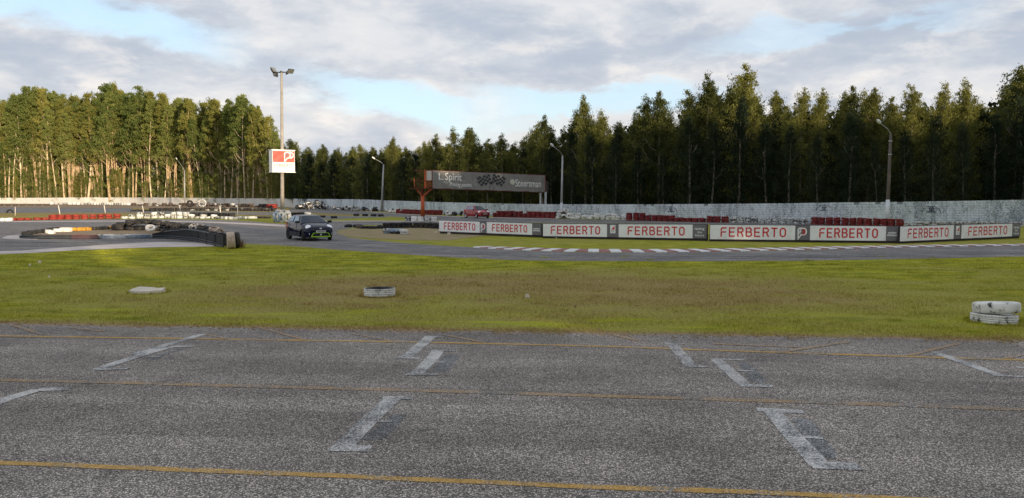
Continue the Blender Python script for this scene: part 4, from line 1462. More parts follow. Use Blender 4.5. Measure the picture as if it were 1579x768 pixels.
# ------------------------------------------------------------------ sponsor boards
class Board:
    def __init__(s, label, pxl, topl, botl, gl, pxr, topr, botr, gr):
        a, b = G(pxl, gl), G(pxr, gr)
        s.a, s.b = a, b
        s.L = (b - a).length
        s.t = (b - a).normalized()
        s.ang = math.atan2(s.t.y, s.t.x)
        s.zb = (at(pxl, botl, a.y).z, at(pxr, botr, b.y).z)
        s.zt = (at(pxl, topl, a.y).z, at(pxr, topr, b.y).z)
        s.root = empty('advertising_board', (a.x, a.y, 0), s.ang, label, 'advertising board', 'sponsor boards in a row behind the kerb')

    def x(s, px):
        """distance along the board seen at a picture column"""
        rx, ry, _ = ray(px, 360)
        # a + t*l parallel to (rx,ry)
        ax, ay, tx, ty = s.a.x, s.a.y, s.t.x, s.t.y
        return (ax * ry - ay * rx) / (rx * ty - ry * tx)

    def p(s, x, v, y):
        k = x / s.L
        z0 = s.zb[0] + (s.zb[1] - s.zb[0]) * k
        z1 = s.zt[0] + (s.zt[1] - s.zt[0]) * k
        return (x, y, z0 + (z1 - z0) * v)

    def panel(s, name, p0, p1, mat, v0=0.0, v1=1.0, y0=-0.02, y1=0.02):
        x0, x1 = s.x(p0), s.x(p1)
        mb = MB()
        mb.add([s.p(x0, v0, y0), s.p(x1, v0, y0), s.p(x1, v0, y1), s.p(x0, v0, y1), s.p(x0, v1, y0), s.p(x1, v1, y0), s.p(x1, v1, y1), s.p(x0, v1, y1)],
               [(0, 3, 2, 1), (4, 5, 6, 7), (0, 1, 5, 4), (1, 2, 6, 5), (2, 3, 7, 6), (3, 0, 4, 7)])
        return mb.build(name, mat, s.root)

    def prints(s, name, shapes, mat, y=-0.026):
        mb = MB()
        for vs, fs in shapes:
            mb.add([s.p(x, v, y) for x, v in vs], fs)
        me = bpy.data.meshes.new(name)
        me.from_pydata(mb.v, [], mb.f)
        me.update()
        me.materials.append(mat)
        return link(name, me, s.root)

    def word(s, p0, p1):
        x0, x1 = s.x(p0), s.x(p1)
        w = x1 - x0
        asp = 1.0 / (s.zt[0] - s.zb[0])
        s.prints('lettering', stroke_word('FERBERTO', x0 + w * .125, x1 - w * .105, .19, .84, asp, .15), M['red_print'])

    def logo(s, p0, p1):
        x0, x1 = s.x(p0), s.x(p1)
        w = x1 - x0
        H = s.zt[0] - s.zb[0]
        sx = w * 0.62
        ox = x0 + w * .16

        def m(pts):
            return [(ox + x * sx, .08 + y * .78) for x, y in pts]
        bub = [(.06, 0), (.06, .70)] + arc(.26, .78, .20, .17, 180, 90, 5)[0:] + [(.6, .95)] + arc(.68, .66, .28, .29, 90, -90, 8) + [(.42, .37), (.36, .34)]
        vs, fs = ribbon2([(x * sx / H, y * .78) for x, y in bub], .085, True)
        s.prints('speech_bubble', [([(ox + x * H, .08 + y) for x, y in vs], fs)], M['board_white'])
        red = [[(.46, .84), (.66, .84)] + arc(.68, .745, .10, .095, 90, -90, 5) + [(.52, .65)], [(.66, .65)] + arc(.68, .55, .11, .10, 90, -90, 5) + [(.44, .45)]]
        sh = []
        for st in red:
            vs, fs = ribbon2([(x * sx / H, y * .78) for x, y in st], .085)
            sh.append(([(ox + x * H, .08 + y) for x, y in vs], fs))
        s.prints('emblem', sh, M['red_print'], -0.029)
        sh = []
        for st in [[(.24, .44), (.24, .72), (.34, .84), (.42, .84)], [(.26, .64), (.42, .64)]]:
            vs, fs = ribbon2([(x * sx / H, y * .78) for x, y in st], .06)
            sh.append(([(ox + x * H, .08 + y) for x, y in vs], fs))
        s.prints('emblem', sh, M['board_white'], -0.029)

    def sail(s, p0, p1):
        x0, x1 = s.x(p0), s.x(p1)
        w = x1 - x0
        s.prints('logo_card', [([(x0 + w * .27, .30), (x0 + w * .73, .30), (x0 + w * .73, .95), (x0 + w * .27, .95)], [(0, 1, 2, 3)])], M['board_white'])
        s.prints('logo_triangle', [([(x0 + w * .36, .58), (x0 + w * .66, .58), (x0 + w * .66, .88)], [(0, 1, 2)])], M['red_print'], -0.029)
        s.prints('logo_lines', [([(x0 + w * a, v), (x0 + w * b, v), (x0 + w * b, v + .045), (x0 + w * a, v + .045)], [(0, 1, 2, 3)]) for a, b, v in ((.33, .67, .47), (.36, .64, .38))], M['print_pale'], -0.029)

    def small(s, p0, p1, lines):
        x0, x1 = s.x(p0), s.x(p1)
        w = x1 - x0
        sh = []
        for txt, a, b, v0, v1 in lines:
            if txt:
                sh.append(fit_text(txt, x0 + w * a, x0 + w * b, v0, v1, offset=0.012))
            else:
                rq = random.Random(int(a * 100 + v0 * 77))
                u = a
                while u < b - .04:
                    ww = rq.uniform(.035, .065)
                    hh = rq.uniform(.7, 1.0)
                    sh.append(([(x0 + w * u, v0), (x0 + w * (u + ww), v0), (x0 + w * (u + ww), v0 + (v1 - v0) * hh), (x0 + w * u, v0 + (v1 - v0) * hh)], [(0, 1, 2, 3)]))
                    u += ww + .025
        s.prints('small_lettering', sh, M['board_white'])

    def frame(s, p0, p1):
        s.panel('backing', p0 - .6, p1 + .6, M['frame_dark'], -0.06, 1.04, 0.022, 0.07)
        mb = MB()
        x = s.x(p0) + .1
        n = max(3, int(s.L / 1.5))
        for i in range(n + 1):
            xx = s.x(p0) + (s.x(p1) - s.x(p0)) * i / n
            mb = MB().box((xx, .12, s.zb[0] * .5 + .1), (.07, .07, s.zb[0] + .25))
            mb.build('post', M['frame_dark'], s.root)
        x0, x1 = s.x(p0), s.x(p1)
        mb = MB()
        mb.add([(x0, .05, 0), (x1, .05, 0), s.p(x1, -.03, .05), s.p(x0, -.03, .05), (x0, .09, 0), (x1, .09, 0), s.p(x1, -.03, .09), s.p(x0, -.03, .09)],
               [(0, 1, 2, 3), (7, 6, 5, 4), (0, 4, 5, 1), (2, 6, 7, 3), (0, 3, 7, 4), (1, 5, 6, 2)])
        mb.build('gap_shade_strip', M['frame_dark'], s.root)  # dark strip in place of the shaded gap below the board


RAISE = [('raising', .14, .84, .56, .80), ('the', .34, .66, .38, .54), ('future', .18, .82, .14, .32)]
BLUR = [(None, .16, .86, .50, .62), (None, .10, .90, .33, .46)]
b = Board('leftmost sponsor board, first of four, beside the black tyre barrier', 677.5, 340, 356.6, 360.2, 835.3, 345.2, 362.8, 366.4)
b.frame(677.5, 835.3)
b.panel('white_panel', 677.5, 740, M['board_white']); b.word(677.5, 740)
b.panel('grey_panel', 740.2, 750.6, M['board_grey']); b.logo(740.2, 750.6)
b.panel('white_panel', 750.8, 820.8, M['board_white']); b.word(750.8, 820.8)
b.panel('grey_panel', 821, 834.6, M['board_grey']); b.small(821, 834.6, BLUR)
b = Board('second sponsor board from the left, with a red triangle in its middle', 837.6, 345.3, 364, 367.4, 1091, 346.6, 367.8, 371.6)
b.frame(837.6, 1091)
b.panel('white_panel', 837.6, 936, M['board_white']); b.word(837.6, 936)
b.panel('grey_panel', 936.2, 953.8, M['board_grey']); b.sail(936.2, 953.8)
b.panel('white_panel', 954, 1068, M['board_white']); b.word(954, 1068)
b.panel('grey_panel', 1068.2, 1089.5, M['board_grey']); b.small(1068.2, 1089.5, RAISE)
b = Board('third sponsor board from the left, the widest, with a speech bubble logo', 1095, 346.8, 368.8, 372.2, 1385.5, 349.2, 371.6, 375.4)
b.frame(1095, 1385.5)
b.panel('white_panel', 1095, 1226, M['board_white']); b.word(1095, 1226)
b.panel('grey_panel', 1226.2, 1248.8, M['board_grey']); b.logo(1226.2, 1248.8)
b.panel('white_panel', 1249, 1366, M['board_white']); b.word(1249, 1366)
b.panel('grey_panel', 1366.2, 1384.8, M['board_grey']); b.small(1366.2, 1384.8, BLUR)
b = Board('rightmost sponsor board, turned toward the sun side', 1388.5, 349.4, 372.2, 375.8, 1573, 344.6, 363.8, 367.4)
b.frame(1388.5, 1573)
b.panel('white_panel', 1388.5, 1470, M['board_white']); b.word(1388.5, 1470)
b.panel('grey_panel', 1470.2, 1481.8, M['board_grey']); b.sail(1470.2, 1481.8)
b.panel('white_panel', 1482, 1560, M['board_white']); b.word(1482, 1560)
b.panel('grey_panel', 1560.2, 1572.6, M['board_grey']); b.small(1560.2, 1572.6, RAISE)


# ------------------------------------------------------------------ floodlight pole and its sign
fp = empty('floodlight_pole', (foot.location.x, foot.location.y, 0), 0, 'tall concrete floodlight pole carrying four floodlights, left of centre', 'floodlight pole')
FY = foot.location.y
top = at(434.2, 112, FY)
fx0 = foot.location.x
rel = lambda v: (v.x - fx0, v.y - FY, v.z)
mb = MB().tube([(0, 0, 0), ((top.x - fx0) * .5, 0, top.z * .5), (top.x - fx0, 0, top.z)], [0.185, 0.15, 0.105], 14)
mb.build('mast', M['concrete'], fp, True)
tz, tx = top.z, top.x - fx0
mb = MB().bar((tx - .55, 0, tz + .02), (tx + .55, -.1, tz + .02), .09, .09)
mb.bar((tx, -.4, tz + .06), (tx, .4, tz + .06), .08, .08)
mb.build('crossbar', M['lamp_dark'], fp)
mb = MB().tube([(tx, 0, tz), (tx, 0, tz + .14)], [.16, .14], 12)
mb.build('cap', M['lamp_glass'], fp, True)


def floodlight(x, y, z, yaw, pitch):
    Mx = Matrix.Rotation(yaw, 3, 'Z') @ Matrix.Rotation(pitch, 3, 'Y')
    hb = MB()
    # housing: tapered box, opening along local +x
    vs = []
    for xx, w, h in ((-.12, .16, .12), (.0, .26, .22), (.10, .30, .26)):
        for sy, sz in ((-1, -1), (1, -1), (1, 1), (-1, 1)):
            vs.append(Mx @ Vector((xx, sy * w, sz * h)))
    fs = [(0, 1, 2, 3), (11, 10, 9, 8)]
    for a in (0, 4):
        for k in range(4):
            fs.append((a + k, a + (k + 1) % 4, a + 4 + (k + 1) % 4, a + 4 + k))
    hb.add(vs, fs)
    hd = hb.build('floodlight_head', M['lamp_dark'], fp, loc=(x, y, z))
    gb = MB()
    gb.add([Mx @ Vector((.103, sy * .27, sz * .23)) for sy, sz in ((-1, -1), (1, -1), (1, 1), (-1, 1))] + [Mx @ Vector((.115, sy * .27, sz * .23)) for sy, sz in ((-1, -1), (1, -1), (1, 1), (-1, 1))],
           [(4, 5, 6, 7), (0, 1, 5, 4), (1, 2, 6, 5), (2, 3, 7, 6), (3, 0, 4, 7)])
    gb.build('glass', M['lamp_glass'], hd)
    MB().bar((x, y, z), (x * .6 + tx * .4, y * .6, tz + .03), .05, .05).build('bracket', M['lamp_dark'], fp)


floodlight(tx - .72, -.1, tz + .18, math.radians(-20), math.radians(-35))
floodlight(tx - .62, .28, tz - .05, math.radians(160), math.radians(20))
floodlight(tx + .82, -.1, tz + .16, math.radians(-50), math.radians(52))
floodlight(tx + .55, .22, tz + .10, math.radians(35), math.radians(50))

psi = math.radians(38)
sc = at(434.5, 248.5, FY)
sg = empty('box_sign', (sc.x + .02, FY - .02, sc.z - 1.02), psi, 'square red and white cloth box sign strapped round the floodlight pole', 'sign')
W_, D_, H_ = 2.10, 0.80, 2.02
for name, c, d, m in (('front_panel', (0, -D_ / 2, H_ / 2), (W_, .03, H_), 'sign_white'), ('rear_panel', (0, D_ / 2, H_ / 2), (W_, .03, H_), 'sign_white'),
                      ('side_panel', (-W_ / 2 + .015, 0, H_ / 2), (.03, D_ - .04, H_), 'sign_white'), ('side_panel', (W_ / 2 - .015, 0, H_ / 2), (.03, D_ - .04, H_), 'sign_white')):
    MB().box(c, d).build(name, M[m], sg)
fr = MB()
for z in (0.0, H_):
    fr.bar((-W_ / 2 - .08, -D_ / 2, z), (W_ / 2 + .08, -D_ / 2, z), .05, .05)
    fr.bar((-W_ / 2 - .04, D_ / 2, z), (W_ / 2 + .04, D_ / 2, z), .05, .05)
    for s_ in (-1, 1):
        fr.bar((s_ * W_ / 2, -D_ / 2 - .08, z), (s_ * W_ / 2, D_ / 2, z), .05, .05)
fr.build('frame', M['lamp_white'], sg)
N_ = 26
vs, fs = [], []
for j in range(N_ + 1):       # rippled red cloth
    for i in range(N_ + 1):
        u, v = i / N_, j / N_
        x = -W_ / 2 + .04 + u * (W_ - .08)
        z = H_ * (.46 + .50 * v) - .02
        y = -D_ / 2 - .030 - .014 * (1 + math.sin(9 * (u * 1.1 - v * .9) + 1.5 * u)) * (1 - u) * 1.5
        vs.append((x, y, z))
fs = [(j * (N_ + 1) + i, j * (N_ + 1) + i + 1, (j + 1) * (N_ + 1) + i + 1, (j + 1) * (N_ + 1) + i) for j in range(N_) for i in range(N_)]
mb = MB().add(vs, fs)
mb.build('red_cloth', M['sign_red'], sg, True)


def sign_print(name, shapes, mat, y):
    mb = MB()
    for vs, fs in shapes:
        mb.add([(x, y, z) for x, z in vs], fs)
    me = bpy.data.meshes.new(name)
    me.from_pydata(mb.v, [], mb.f)
    me.update()
    me.materials.append(mat)
    return link(name, me, sg)


sh = stroke_word('FERBERTO', -.90, .90, .46, .74, 1.0, .13)
sign_print('lettering', sh, M['red_print'], -D_ / 2 - .022)
bub = [(.06, -.05), (.06, .66)] + arc(.28, .74, .22, .20, 180, 90, 5) + [(.6, .94)] + arc(.66, .65, .30, .29, 90, -90, 8) + [(.40, .36), (.30, .28)]
vs, fs = ribbon2([(.02 + x * .92, 1.0 + y * .86) for x, y in bub], .10, True)
sign_print('speech_bubble', [(vs, fs)], M['sign_white'], -D_ / 2 - .066)
sh = []
for st in [[(.24, .38), (.24, .74), (.40, .74), (.40, .58), (.26, .56)]]:
    sh.append(ribbon2([(.02 + x * .92, 1.02 + y * .86) for x, y in st], .07))
sign_print('emblem', sh, M['board_grey'], -D_ / 2 - .066)
sh = []
for st in [[(.48, .78), (.68, .78), (.70, .66), (.54, .62)], [(.68, .62), (.72, .48), (.48, .46)]]:
    sh.append(ribbon2([(.02 + x * .92, 1.02 + y * .86) for x, y in st], .06))
sign_print('emblem', sh, M['sign_white'], -D_ / 2 - .066)


# ------------------------------------------------------------------ street lamps
def street_lamp(label, bx, by, Y, bend, head, r0, r1, mat, white_to=None):
    p0 = at(bx, by, Y)
    p1 = at(bend[0], bend[1], Y)
    ph = at(head[0], head[1], Y - 1.2)
    root = empty('street_lamp', (p0.x, Y, 0), 0, label, 'street lamp')
    d = p1 - Vector((p0.x, Y, 0))
    MB().tube([(0, 0, 0), (d.x * .5, 0, d.z * .5), (d.x, 0, d.z)], [r0, (r0 + r1) / 2, r1], 12).build('pole', M[mat], root, True)
    if white_to:
        MB().tube([(0, 0, 0.01), (d.x * white_to / d.z, 0, white_to)], [r0 + .006, r0 - (r0 - r1) * white_to / d.z + .006], 12).build('whitewashed_foot', M['whitewash'], root, True)
    h = Vector((ph.x - p0.x, -1.2, ph.z))
    q0 = Vector((d.x, 0, d.z))
    mid_ = q0.lerp(h, .35) + Vector((.05, 0, .10))
    MB().tube([q0 - Vector((0, 0, .35)), q0, mid_, h], [.045, .04, .035, .032], 8).build('arm', M['pole_grey'], root, True)
    dr = (h - q0).normalized()
    hb = MB()
    hb.tube([h - dr * .05, h + dr * .15, h + dr * .45, h + dr * .62], [.05, .13, .12, .03], 10)
    hb.build('lamp_head', M['lamp_white'], root, True)
    if mat == 'concrete_dark':
        for k in (0.55, 1.6):
            q = q0 - Vector((0, 0, k))
            MB().tube([q - Vector((0, 0, .05)), q + Vector((0, 0, .05))], [r1 + .05, r1 + .05], 12).build('clamp', M['pole_grey'], root, True)
    return root


street_lamp('right street lamp on a dark concrete pole with a whitewashed foot', 1367.5, 346, 61.6, (1373.5, 207), (1357.5, 190), .16, .10, 'concrete_dark', 2.1)
street_lamp('second street lamp, slim pale pole just right of the grey billboard', 865.5, 336.5, 85.0, (867.5, 240), (853.5, 226), .16, .085, 'pole_grey', 1.7)
street_lamp('middle street lamp, slim grey pole left of the orange column', 588.5, 325.5, 124, (591.5, 254), (578, 245), .19, .11, 'pole_grey')
street_lamp('small street lamp half hidden among the trunks of the left wood', 285, 316.2, 222, (284.5, 263), (273, 246), .22, .13, 'pole_grey')

# ------------------------------------------------------------------ leaning stakes with wire, left
tops = []
for i, (x0, y0, x1, y1) in enumerate([(23.5, 332.5, 23.5, 319), (92.5, 330.6, 90, 316.6), (162.5, 328.4, 160.5, 316.4), (221.5, 328, 219.5, 316.6), (279.5, 329.5, 276.5, 317.4), (340.5, 333, 339, 317.8), (366.5, 338, 366, 316)]):
    a = G(x0, y0)
    b_ = at(x1, y1, a.y)
    o = MB().tube([(0, 0, 0), (b_.x - a.x, 0, b_.z)], [.055 if i not in (0, 6) else .035, .05 if i not in (0, 6) else .03], 8).build('stake', M['stake_white' if i not in (6,) else 'pole_grey'], None, True, loc=(a.x, a.y, 0))
    tag(o, ['thin pale stake at the far left edge before the back track', 'leaning white stake above the left end of the red tyres', 'leaning white stake above the middle of the red tyres', 'leaning white stake where the white tyres begin',
            'leaning white stake above the middle of the white tyres', 'leaning white stake at the end of the white tyre row', 'thin grey upright pole left of the floodlight pole'][i], 'stake', 'stakes behind the tyre rows')
    tops.append((b_.x, a.y, b_.z))

# ------------------------------------------------------------------ gantry with the long billboard
gY0, gY1 = 76.0, 87.0
gc = at(652, 340, gY0)
ga = empty('billboard_gantry', (gc.x, gY0, 0), 0, 'orange steel gantry column with platform carrying the long grey billboard', 'billboard')
gx = gc.x
R_ = lambda x, Y: at(x, 300, Y).x - gx
MB().tube([(0, 0, .55), (0, 0, 2.42)], [.185, .185], 16).build('column', M['orange'], ga, True)
MB().tube([(0, 0, 0), (0, 0, .56)], [.215, .215], 16).build('column_foot', M['orange_dark'], ga, True)
zP = 3.16
for sx in (-.62, .90):
    MB().bar((0, 0, 2.40), (sx, 0, zP - .03), .20, .17).build('bracket_arm', M['orange'], ga)
for sy in (-.55, .55):
    MB().bar((0, 0, 2.45), (0, sy, zP - .03), .16, .16).build('bracket_arm', M['orange_dark'], ga)
xl, xr = R_(632, gY0), R_(668, gY0)
MB().box(((xl + xr) / 2, 0, zP), (xr - xl, 1.3, .07)).build('platform', M['orange_dark'], ga)
zt_ = at(652, 263, gY0).z
for x in (R_(640.5, gY0), R_(648, gY0)):
    for y in (-.7, .7):
        MB().bar((x, y, zP), (x, y, zt_ if x > R_(645, gY0) else zP + 1.0), .035, .035).build('railing_post', M['orange_dark'], ga)
for z in (zP + .75, zt_):
    for y in (-.7, .7):
        MB().bar((R_(640 if z > 4.5 else 634, gY0), y, z), (xr, y, z), .035, .035).build('railing', M['orange_dark'], ga)
MB().box((R_(640.5, gY0), -.72, zP + .55), (.06, .06, .85)).build('railing_post', M['orange'], ga)
MB().box((R_(656.5, gY0), -.3, (zP + zt_) / 2 + .02), (.19, .19, zt_ - zP + .1)).build('upright', M['orange'], ga)
MB().box((R_(667.2, gY0), -.34, (zP + zt_) / 2), (.07, .07, zt_ - zP)).build('upright', M['orange_dark'], ga)
MB().box(((R_(658, gY0) + R_(666.6, gY0)) / 2, -.30, zt_ - .50), (R_(666.6, gY0) - R_(658.2, gY0), .04, .92)).build('pale_panel', M['banner_white'], ga)
for k in range(3):
    z0_ = zP + .08 + k * .24
    xa, xb = R_(658.4, gY0), R_(666.4, gY0)
    MB().bar((xa, -.3, z0_), (xb, -.3, z0_ + .24), .05, .05).build('lattice_bar', M['orange'], ga)
    MB().bar((xb, -.26, z0_), (xa, -.26, z0_ + .24), .05, .05).build('lattice_bar', M['orange_dark'], ga)
# the billboard, running back to the right
pa = at(667.6, 280, gY0)
pb = at(840, 284, gY1)
bdir = Vector((pb.x - pa.x, gY1 - gY0, 0))
bL = bdir.length
bd = bdir.normalized()
bn = Vector((bd.y, -bd.x, 0))
ztl, ztr = at(668, 263.2, gY0).z, at(840, 270.6, gY1).z
zbl, zbr = at(668, 290.2, gY0).z, at(840, 296.4, gY1).z


def bb(px):
    rx, ry, _ = ray(px, 300)
    return (pa.x * ry - gY0 * rx) / (rx * bd.y - ry * bd.x)


def BP(s_, v, off):
    k = s_ / bL
    sag = -.04 * math.sin(k * 37) * (1 - v) * .6
    q = Vector((pa.x, gY0 - .34, 0)) + bd * s_ + bn * off
    return (q.x - gx, q.y - gY0, (zbl + (zbr - zbl) * k) * (1 - v) + (ztl + (ztr - ztl) * k) * v + sag)


nx = 150
vs, fs = [], []
for j in range(7):
    for i in range(nx + 1):
        s_ = bL * i / nx
        rib = .012 * math.sin(i * 2.4) + .02 * mnoise.noise(Vector((i * .11, j * .4, 2)))
        vs.append(BP(s_, j / 6, rib))
fs = [(j * (nx + 1) + i, j * (nx + 1) + i + 1, (j + 1) * (nx + 1) + i + 1, (j + 1) * (nx + 1) + i) for j in range(6) for i in range(nx)]
MB().add(vs, fs).build('banner', M['banner'], ga, True)


def beam(v, off, w, h, name, mat, dz_=0):
    a, b_ = Vector(BP(0, v, off)), Vector(BP(bL, v, off))
    a.z += dz_
    b_.z += dz_
    return MB().bar(a, b_, w, h).build(name, mat, ga)


beam(1, -.06, .06, .06, 'top_rail', M['orange_dark'], .03)
beam(0, -.10, .12, .10, 'bottom_rail', M['orange_dark'], -.03)
for i in range(13):
    s_ = bL * (i + .5) / 13
    MB().bar(BP(s_, 0.02, -.13), BP(s_, .98, -.13), .06, .06).build('stiffener', M['frame_dark'], ga)
MB().bar(BP(bL + .06, -.02, 0), BP(bL + .06, 1.0, 0), .10, .12).build('end_rail', M['orange_dark'], ga)
q = Vector(BP(bL, 0, 0))
for px_, Y_, w_ in ((833.3, 87.6, .18), (841.3, 88.0, .22)):
    p_ = at(px_, 300, Y_)
    MB().box((p_.x - gx, Y_ - gY0, zbr / 2 + .05), (w_, .3, zbr + .0)).build('support_post', M['whitewash'], ga)
p_ = at(841.5, 300, 88.4)
MB().box((p_.x - gx + .05, 88.7 - gY0, zbr + .6), (.5, .35, 1.3)).build('support_head', M['frame_dark'], ga)
# broken lower gantry walkway behind the platform
pass


def bill_print(name, shapes, mat, off=.045):
    mb = MB()
    for v2, f2 in shapes:
        mb.add([BP(x, v, off) for x, v in v2], f2)
    me = bpy.data.meshes.new(name)
    me.from_pydata(mb.v, [], mb.f)
    me.update()
    me.materials.append(mat)
    return link(name, me, ga)


bill_print('lettering', [fit_text('L', bb(676.6), bb(683.8), .50, .87, offset=.004), fit_text('Spirit', bb(686.6), bb(711.8), .35, .90, offset=.008)], M['print_white'])
bill_print('lettering', [fit_text('Printing passion.', bb(693.6), bb(727.6), .08, .38, font_shear=.3, offset=.004)], M['print_white'])
bill_print('small_emblem', [([(bb(681), .34), (bb(691), .30), (bb(692), .36), (bb(686), .42)], [(0, 1, 2, 3)]), ([(bb(684), .24), (bb(691.5), .26), (bb(691.5), .29), (bb(684), .27)], [(0, 1, 2, 3)])], M['print_pale'])
bill_print('lettering', [fit_text('Steersman', bb(794.2), bb(833.6), .28, .70, offset=0.004)], M['print_white'])
bill_print('fine_line', [([(bb(786), .235), (bb(831), .235), (bb(831), .255), (bb(786), .255)], [(0, 1, 2, 3)])], M['print_pale'])
cx_, cw_ = (bb(785.8) + bb(793.6)) / 2, (bb(793.6) - bb(785.8)) / 2
bill_print('cream_disc', [([(cx_ + cw_ * math.cos(2 * PI * i / 20), .53 + .165 * math.sin(2 * PI * i / 20)) for i in range(20)], [tuple(range(20))])], M['print_cream'])
# crossed chequered flags
ctr = bb(757.8)
flags = []
u1 = (bb(758) - bb(736)) / 6.0
for side in (-1, 1):
    for i in range(6):
        for j in range(5):
            if (i + j) % 2:
                continue

            def fpnt(a, b_):
                # a: 0 at the pole, 6 at the free edge; b: 0 low .. 5 high
                x = ctr + side * (u1 * (.35 + a * .93) + (b_ - 2.5) * u1 * .18)
                v = .30 + b_ * .108 + .055 * math.sin(a * 1.1 + .4) - .012 * (a - 3) + (0.04 if side > 0 else 0.0)
                return (x, v)
            flags.append(([fpnt(i, j), fpnt(i + 1, j), fpnt(i + 1, j + 1), fpnt(i, j + 1)], [(0, 1, 2, 3)]))
    flags.append(ribbon2([(ctr - side * u1 * 1.1, .06), (ctr + side * u1 * .2, .50), (ctr + side * u1 * 1.0, .86)], .035))
bill_print('chequered_flags', flags, M['print_black'])


# ------------------------------------------------------------------ cars
def evaluated(me, mods):
    ob = bpy.data.objects.new('tmp', me)
    COL.objects.link(ob)
    extra = []
    for kind, kw in mods:
        m = ob.modifiers.new(kind, kind)
        for k, v in kw.items():
            setattr(m, k, v)
            if isinstance(v, bpy.types.Object):
                extra.append(v)
    dg = bpy.context.evaluated_depsgraph_get()
    dg.update()
    out = bpy.data.meshes.new_from_object(ob.evaluated_get(dg))
    bpy.data.objects.remove(ob)
    for e in extra:
        bpy.data.objects.remove(e)
    return out


def hatchback(label, loc, heading, sc_, paint, paint_dark, rim, doors, lime, roofz=1.43):
    car = empty('car', loc, heading, label, 'car', None, sc_)
    st = [(1.80, .46, .58, .30), (1.765, .60, .645, .24), (1.66, .705, .72, .20), (1.45, .78, .79, .19), (1.18, .815, .86, .19), (.95, .82, .915, .19), (.70, .822, .945, .19), (0, .828, .965, .19),
          (-.75, .826, .985, .19), (-1.18, .815, 1.0, .19), (-1.45, .79, 1.0, .20), (-1.66, .745, .985, .24), (-1.75, .69, .93, .28), (-1.79, .60, .80, .34)]
    vs, fs = [], []
    for x, w, zt2, zb2 in st:
        half = [(w * .86, zb2), (w * .965, zb2 + .05), (w, zb2 + .17), (w * 1.0, .50 if zt2 > .7 else (zb2 + zt2) / 2), (w * .985, zb2 + (zt2 - zb2) * .72), (w * .955, zt2 - .055), (w * .90, zt2 - .012), (w * .72, zt2 + .012), (w * .35, zt2 + .03)]
        ring = [(x, y, z) for y, z in half] + [(x + (.02 if x > 1.4 else 0), 0, zt2 + .034)] + [(x, -y, z) for y, z in reversed(half)]
        vs += ring
    m_ = len(half) * 2 + 1
    for i in range(len(st) - 1):
        for k in range(m_):
            fs.append((i * m_ + k, i * m_ + (k + 1) % m_, (i + 1) * m_ + (k + 1) % m_, (i + 1) * m_ + k))
    fs += [tuple(range(m_)), tuple(reversed(range((len(st) - 1) * m_, len(st) * m_)))]
    body = MB().add(vs, fs).mesh('body', paint, True)
    mods = []
    for wx in (1.17, -1.19):
        for sy in (-1, 1):
            cmb = MB()
            cmb.lathe([(0.0001, sy * .52), (.335, sy * .52), (.335, sy * 1.0), (0.0001, sy * 1.0)], 28, 'y', False)
            cme = bpy.data.meshes.new('cut')
            cyl = MB().tube([(0, sy * .54, 0), (0, sy * 1.0, 0)], [.335, .335], 30)
            cme = cyl.mesh('cut', M['tyre_black'])
            cob = bpy.data.objects.new('cut', cme)
            cob.location = (wx, 0, .30)
            COL.objects.link(cob)
            mods.append(('BOOLEAN', {'operation': 'DIFFERENCE', 'solver': 'EXACT', 'object': cob}))
    bme = evaluated(body, mods)
    bme.polygons.foreach_set('use_smooth', [True] * len(bme.polygons))
    bme.set_sharp_from_angle(angle=math.radians(32))
    link('body', bme, car)
    # cabin
    A = Vector((1.02, .745, .905)); B = Vector((.18, .53, roofz - .03)); C = Vector((-1.30, .50, roofz - .04)); D = Vector((-1.70, .70, .95))
    Bm = Vector((-.45, .535, roofz + .012))
    Am = Vector((-.3, .765, .95))
    top_ = [B, Bm, C]
    bot_ = [A, Am, D]
    gv = []
    for p_ in bot_ + top_:
        gv += [(p_.x, p_.y, p_.z), (p_.x, -p_.y, p_.z)]
    gf = [(0, 2, 8, 6), (2, 4, 10, 8), (1, 7, 9, 3), (3, 9, 11, 5), (0, 6, 7, 1), (4, 5, 11, 10), (6, 8, 9, 7), (8, 10, 11, 9), (0, 1, 3, 2), (2, 3, 5, 4)]
    gme = MB().add(gv, gf).mesh('cabin', paint, True)
    gme = evaluated(gme, [('BEVEL', {'width': .055, 'segments': 4, 'limit_method': 'ANGLE', 'angle_limit': math.radians(25)})])
    gme.polygons.foreach_set('use_smooth', [True] * len(gme.polygons))
    gme.set_sharp_from_angle(angle=math.radians(40))
    link('roof', gme, car)

    def pane(name, quad, mat, off, parent=car, bow=0.0, n=6):
        """quad: four corners; bilinear patch pushed out along its normal"""
        a, b_, c, d = quad
        nn = (b_ - a).cross(c - a).normalized()
        mid_q = (a + b_ + c + d) / 4
        if nn.dot(mid_q - Vector((-.3, 0, 1.0))) < 0:
            nn = -nn
        v2, f2 = [], []
        for j in range(n + 1):
            for i in range(n + 1):
                u, v = i / n, j / n
                q_ = a.lerp(b_, u).lerp(d.lerp(c, u), v)
                q_ = q_ + nn * (off + bow * (1 - (2 * u - 1) ** 2))
                v2.append(q_)
        w_ = n + 1
        f2 = [(j * w_ + i, j * w_ + i + 1, (j + 1) * w_ + i + 1, (j + 1) * w_ + i) for j in range(n) for i in range(n)]
        return MB().add(v2, f2).build(name, mat, parent, True)

    def bil(q, u, v):
        a, b_, c, d = q
        return a.lerp(b_, u).lerp(d.lerp(c, u), v)

    def sub(q, u0, u1, v0, v1):
        return (bil(q, u0, v0), bil(q, u1, v0), bil(q, u1, v1), bil(q, u0, v1))
    f_ = lambda v, s_: Vector((v.x, v.y * s_, v.z))
    ws = (f_(A, 1), f_(A, -1), f_(B, -1), f_(B, 1))
    # outward normal must point forward
    pane('windscreen', sub((f_(A, -1), f_(A, 1), f_(B, 1), f_(B, -1)), .05, .95, .06, .93), M['glass_car'], .014, bow=.03)
